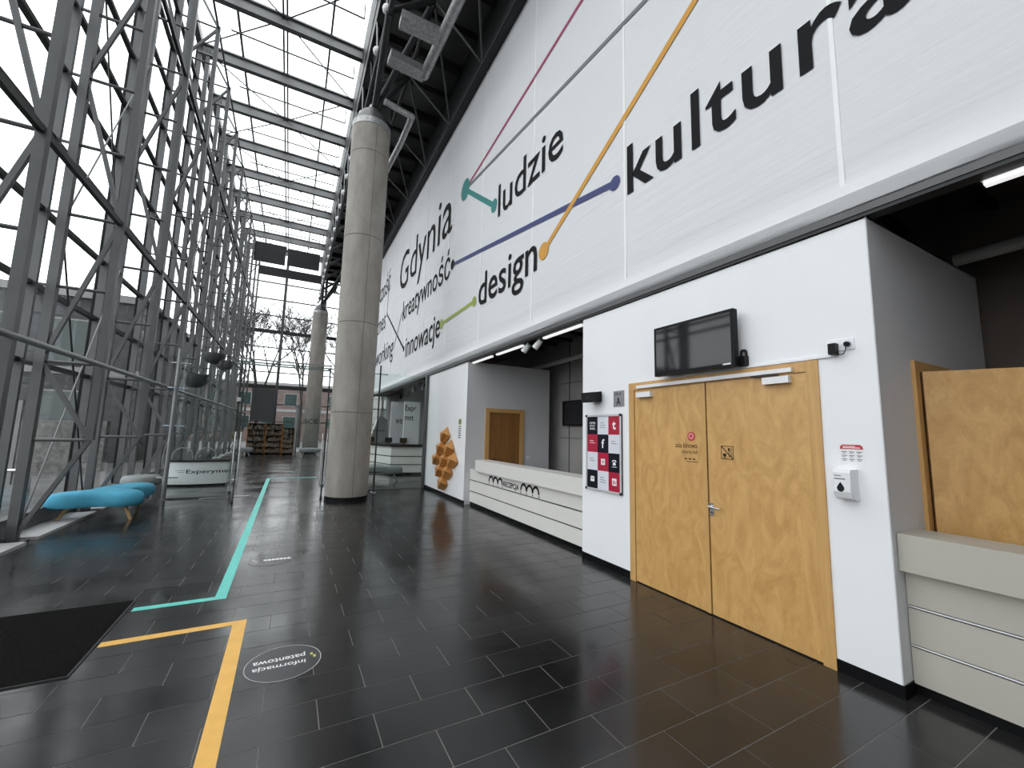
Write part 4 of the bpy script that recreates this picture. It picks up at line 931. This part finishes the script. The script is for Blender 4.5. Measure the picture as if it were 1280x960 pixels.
house('brick_building', 'red brick building seen through the glass end wall', -12, 7.5, 62, 74, 7.2, 'ext_brick', 2)
house('pale_building', 'pale building seen through the glass end wall beside the brick one', 8, 24, 66, 78, 12, 'ext_pale', 3)
solo('garden_wall', MB().box((-30, 21.5, -.12), (-6.2, 21.9, 1.8)), 'ext_stone', 'low rough stone wall outside the glass facade', 'wall')
for i, y in enumerate((9.2, 10.6, 12.0)):
    t = thing('bike_rack', f"bent steel bicycle hoop outside the glass, {['nearest', 'middle', 'farthest'][i]} of three", 'bike rack', (-5.2, y, -.12), 'bicycle hoops outside')
    part('hoop', MB().path([(-4.5, y, -.12), (-4.5, y, .62), (-4.62, y, .75), (-5.6, y, .75), (-5.75, y, .62), (-5.75, y, -.12)], .03, 8), 'chrome', t, smooth=True)
t = thing('street_sign', 'pale green information panel standing outside the glass facade', 'sign', (-6.5, 13, -.12))
part('panel', MB().box((-6.2, 13.6, .3), (-5.4, 13.68, 2.2)), 'ext_light', t); part('post', MB().box((-5.85, 13.62, -.12), (-5.75, 13.66, .4)), 'steel_dark', t)
def tree(label, x, y, h, seed):
    rnd = random.Random(seed); t = thing('bare_tree', label, 'tree', (x, y, -.12), 'bare trees outside'); br = MB()
    def grow(p, d, l, r, k):
        q = p + d * l; br.tube(p, q, r, 5, r * .65)
        if k == 0: return
        for _ in range(3 if k > 1 else 4):
            dd = (d + Vector((rnd.uniform(-.75, .75), rnd.uniform(-.75, .75), rnd.uniform(-.15, .5)))).normalized(); grow(p + d * l * rnd.uniform(.55, 1), dd, l * rnd.uniform(.6, .8), max(r * .58, .012), k - 1)
    part('trunk', MB().tube((x, y, -.12), (x, y, h * .28), .16, 8, .12), 'bark', t)
    for _ in range(3): grow(Vector((x, y, h * .26)), Vector((rnd.uniform(-.3, .3), rnd.uniform(-.3, .3), 1)).normalized(), h * .26, .10, 5)
    part('branches', br, 'bark', t)
for i, (x, y, h) in enumerate(((-2.4, 40, 14), (.9, 44, 15), (4.6, 40, 13.5), (-6.5, 46, 15), (9, 47, 15))):
    tree(['bare tree outside the end wall, second from left', 'bare tree outside the end wall, in the middle', 'bare tree outside the end wall, second from right', 'bare tree outside the end wall, leftmost', 'bare tree outside the end wall, rightmost'][i], x, y, h, i + 3)
t = thing('shrub', 'yellow green shrub outside the far left corner of the hall', 'shrub', (-4.6, 36, -.12))
lf = MB(); rnd = random.Random(5)
for _ in range(400):
    a = rnd.uniform(0, 6.3); r_ = rnd.uniform(0, .7); c = Vector((-3.6 + r_ * math.cos(a), 35.2 + r_ * math.sin(a), rnd.uniform(.8, 3.0))); d = Vector((rnd.uniform(-1, 1), rnd.uniform(-1, 1), rnd.uniform(-1, 1))).normalized() * .12; e = d.cross(Vector((.3, .5, .8))).normalized() * .07
    lf.add([c - d, c + e, c + d, c - e], [(0, 1, 2, 3)])
part('foliage', lf, 'leaf', t); part('stem', MB().tube((-3.6, 35.2, -.12), (-3.6, 35.2, 1.5), .05, 6), 'bark', t)
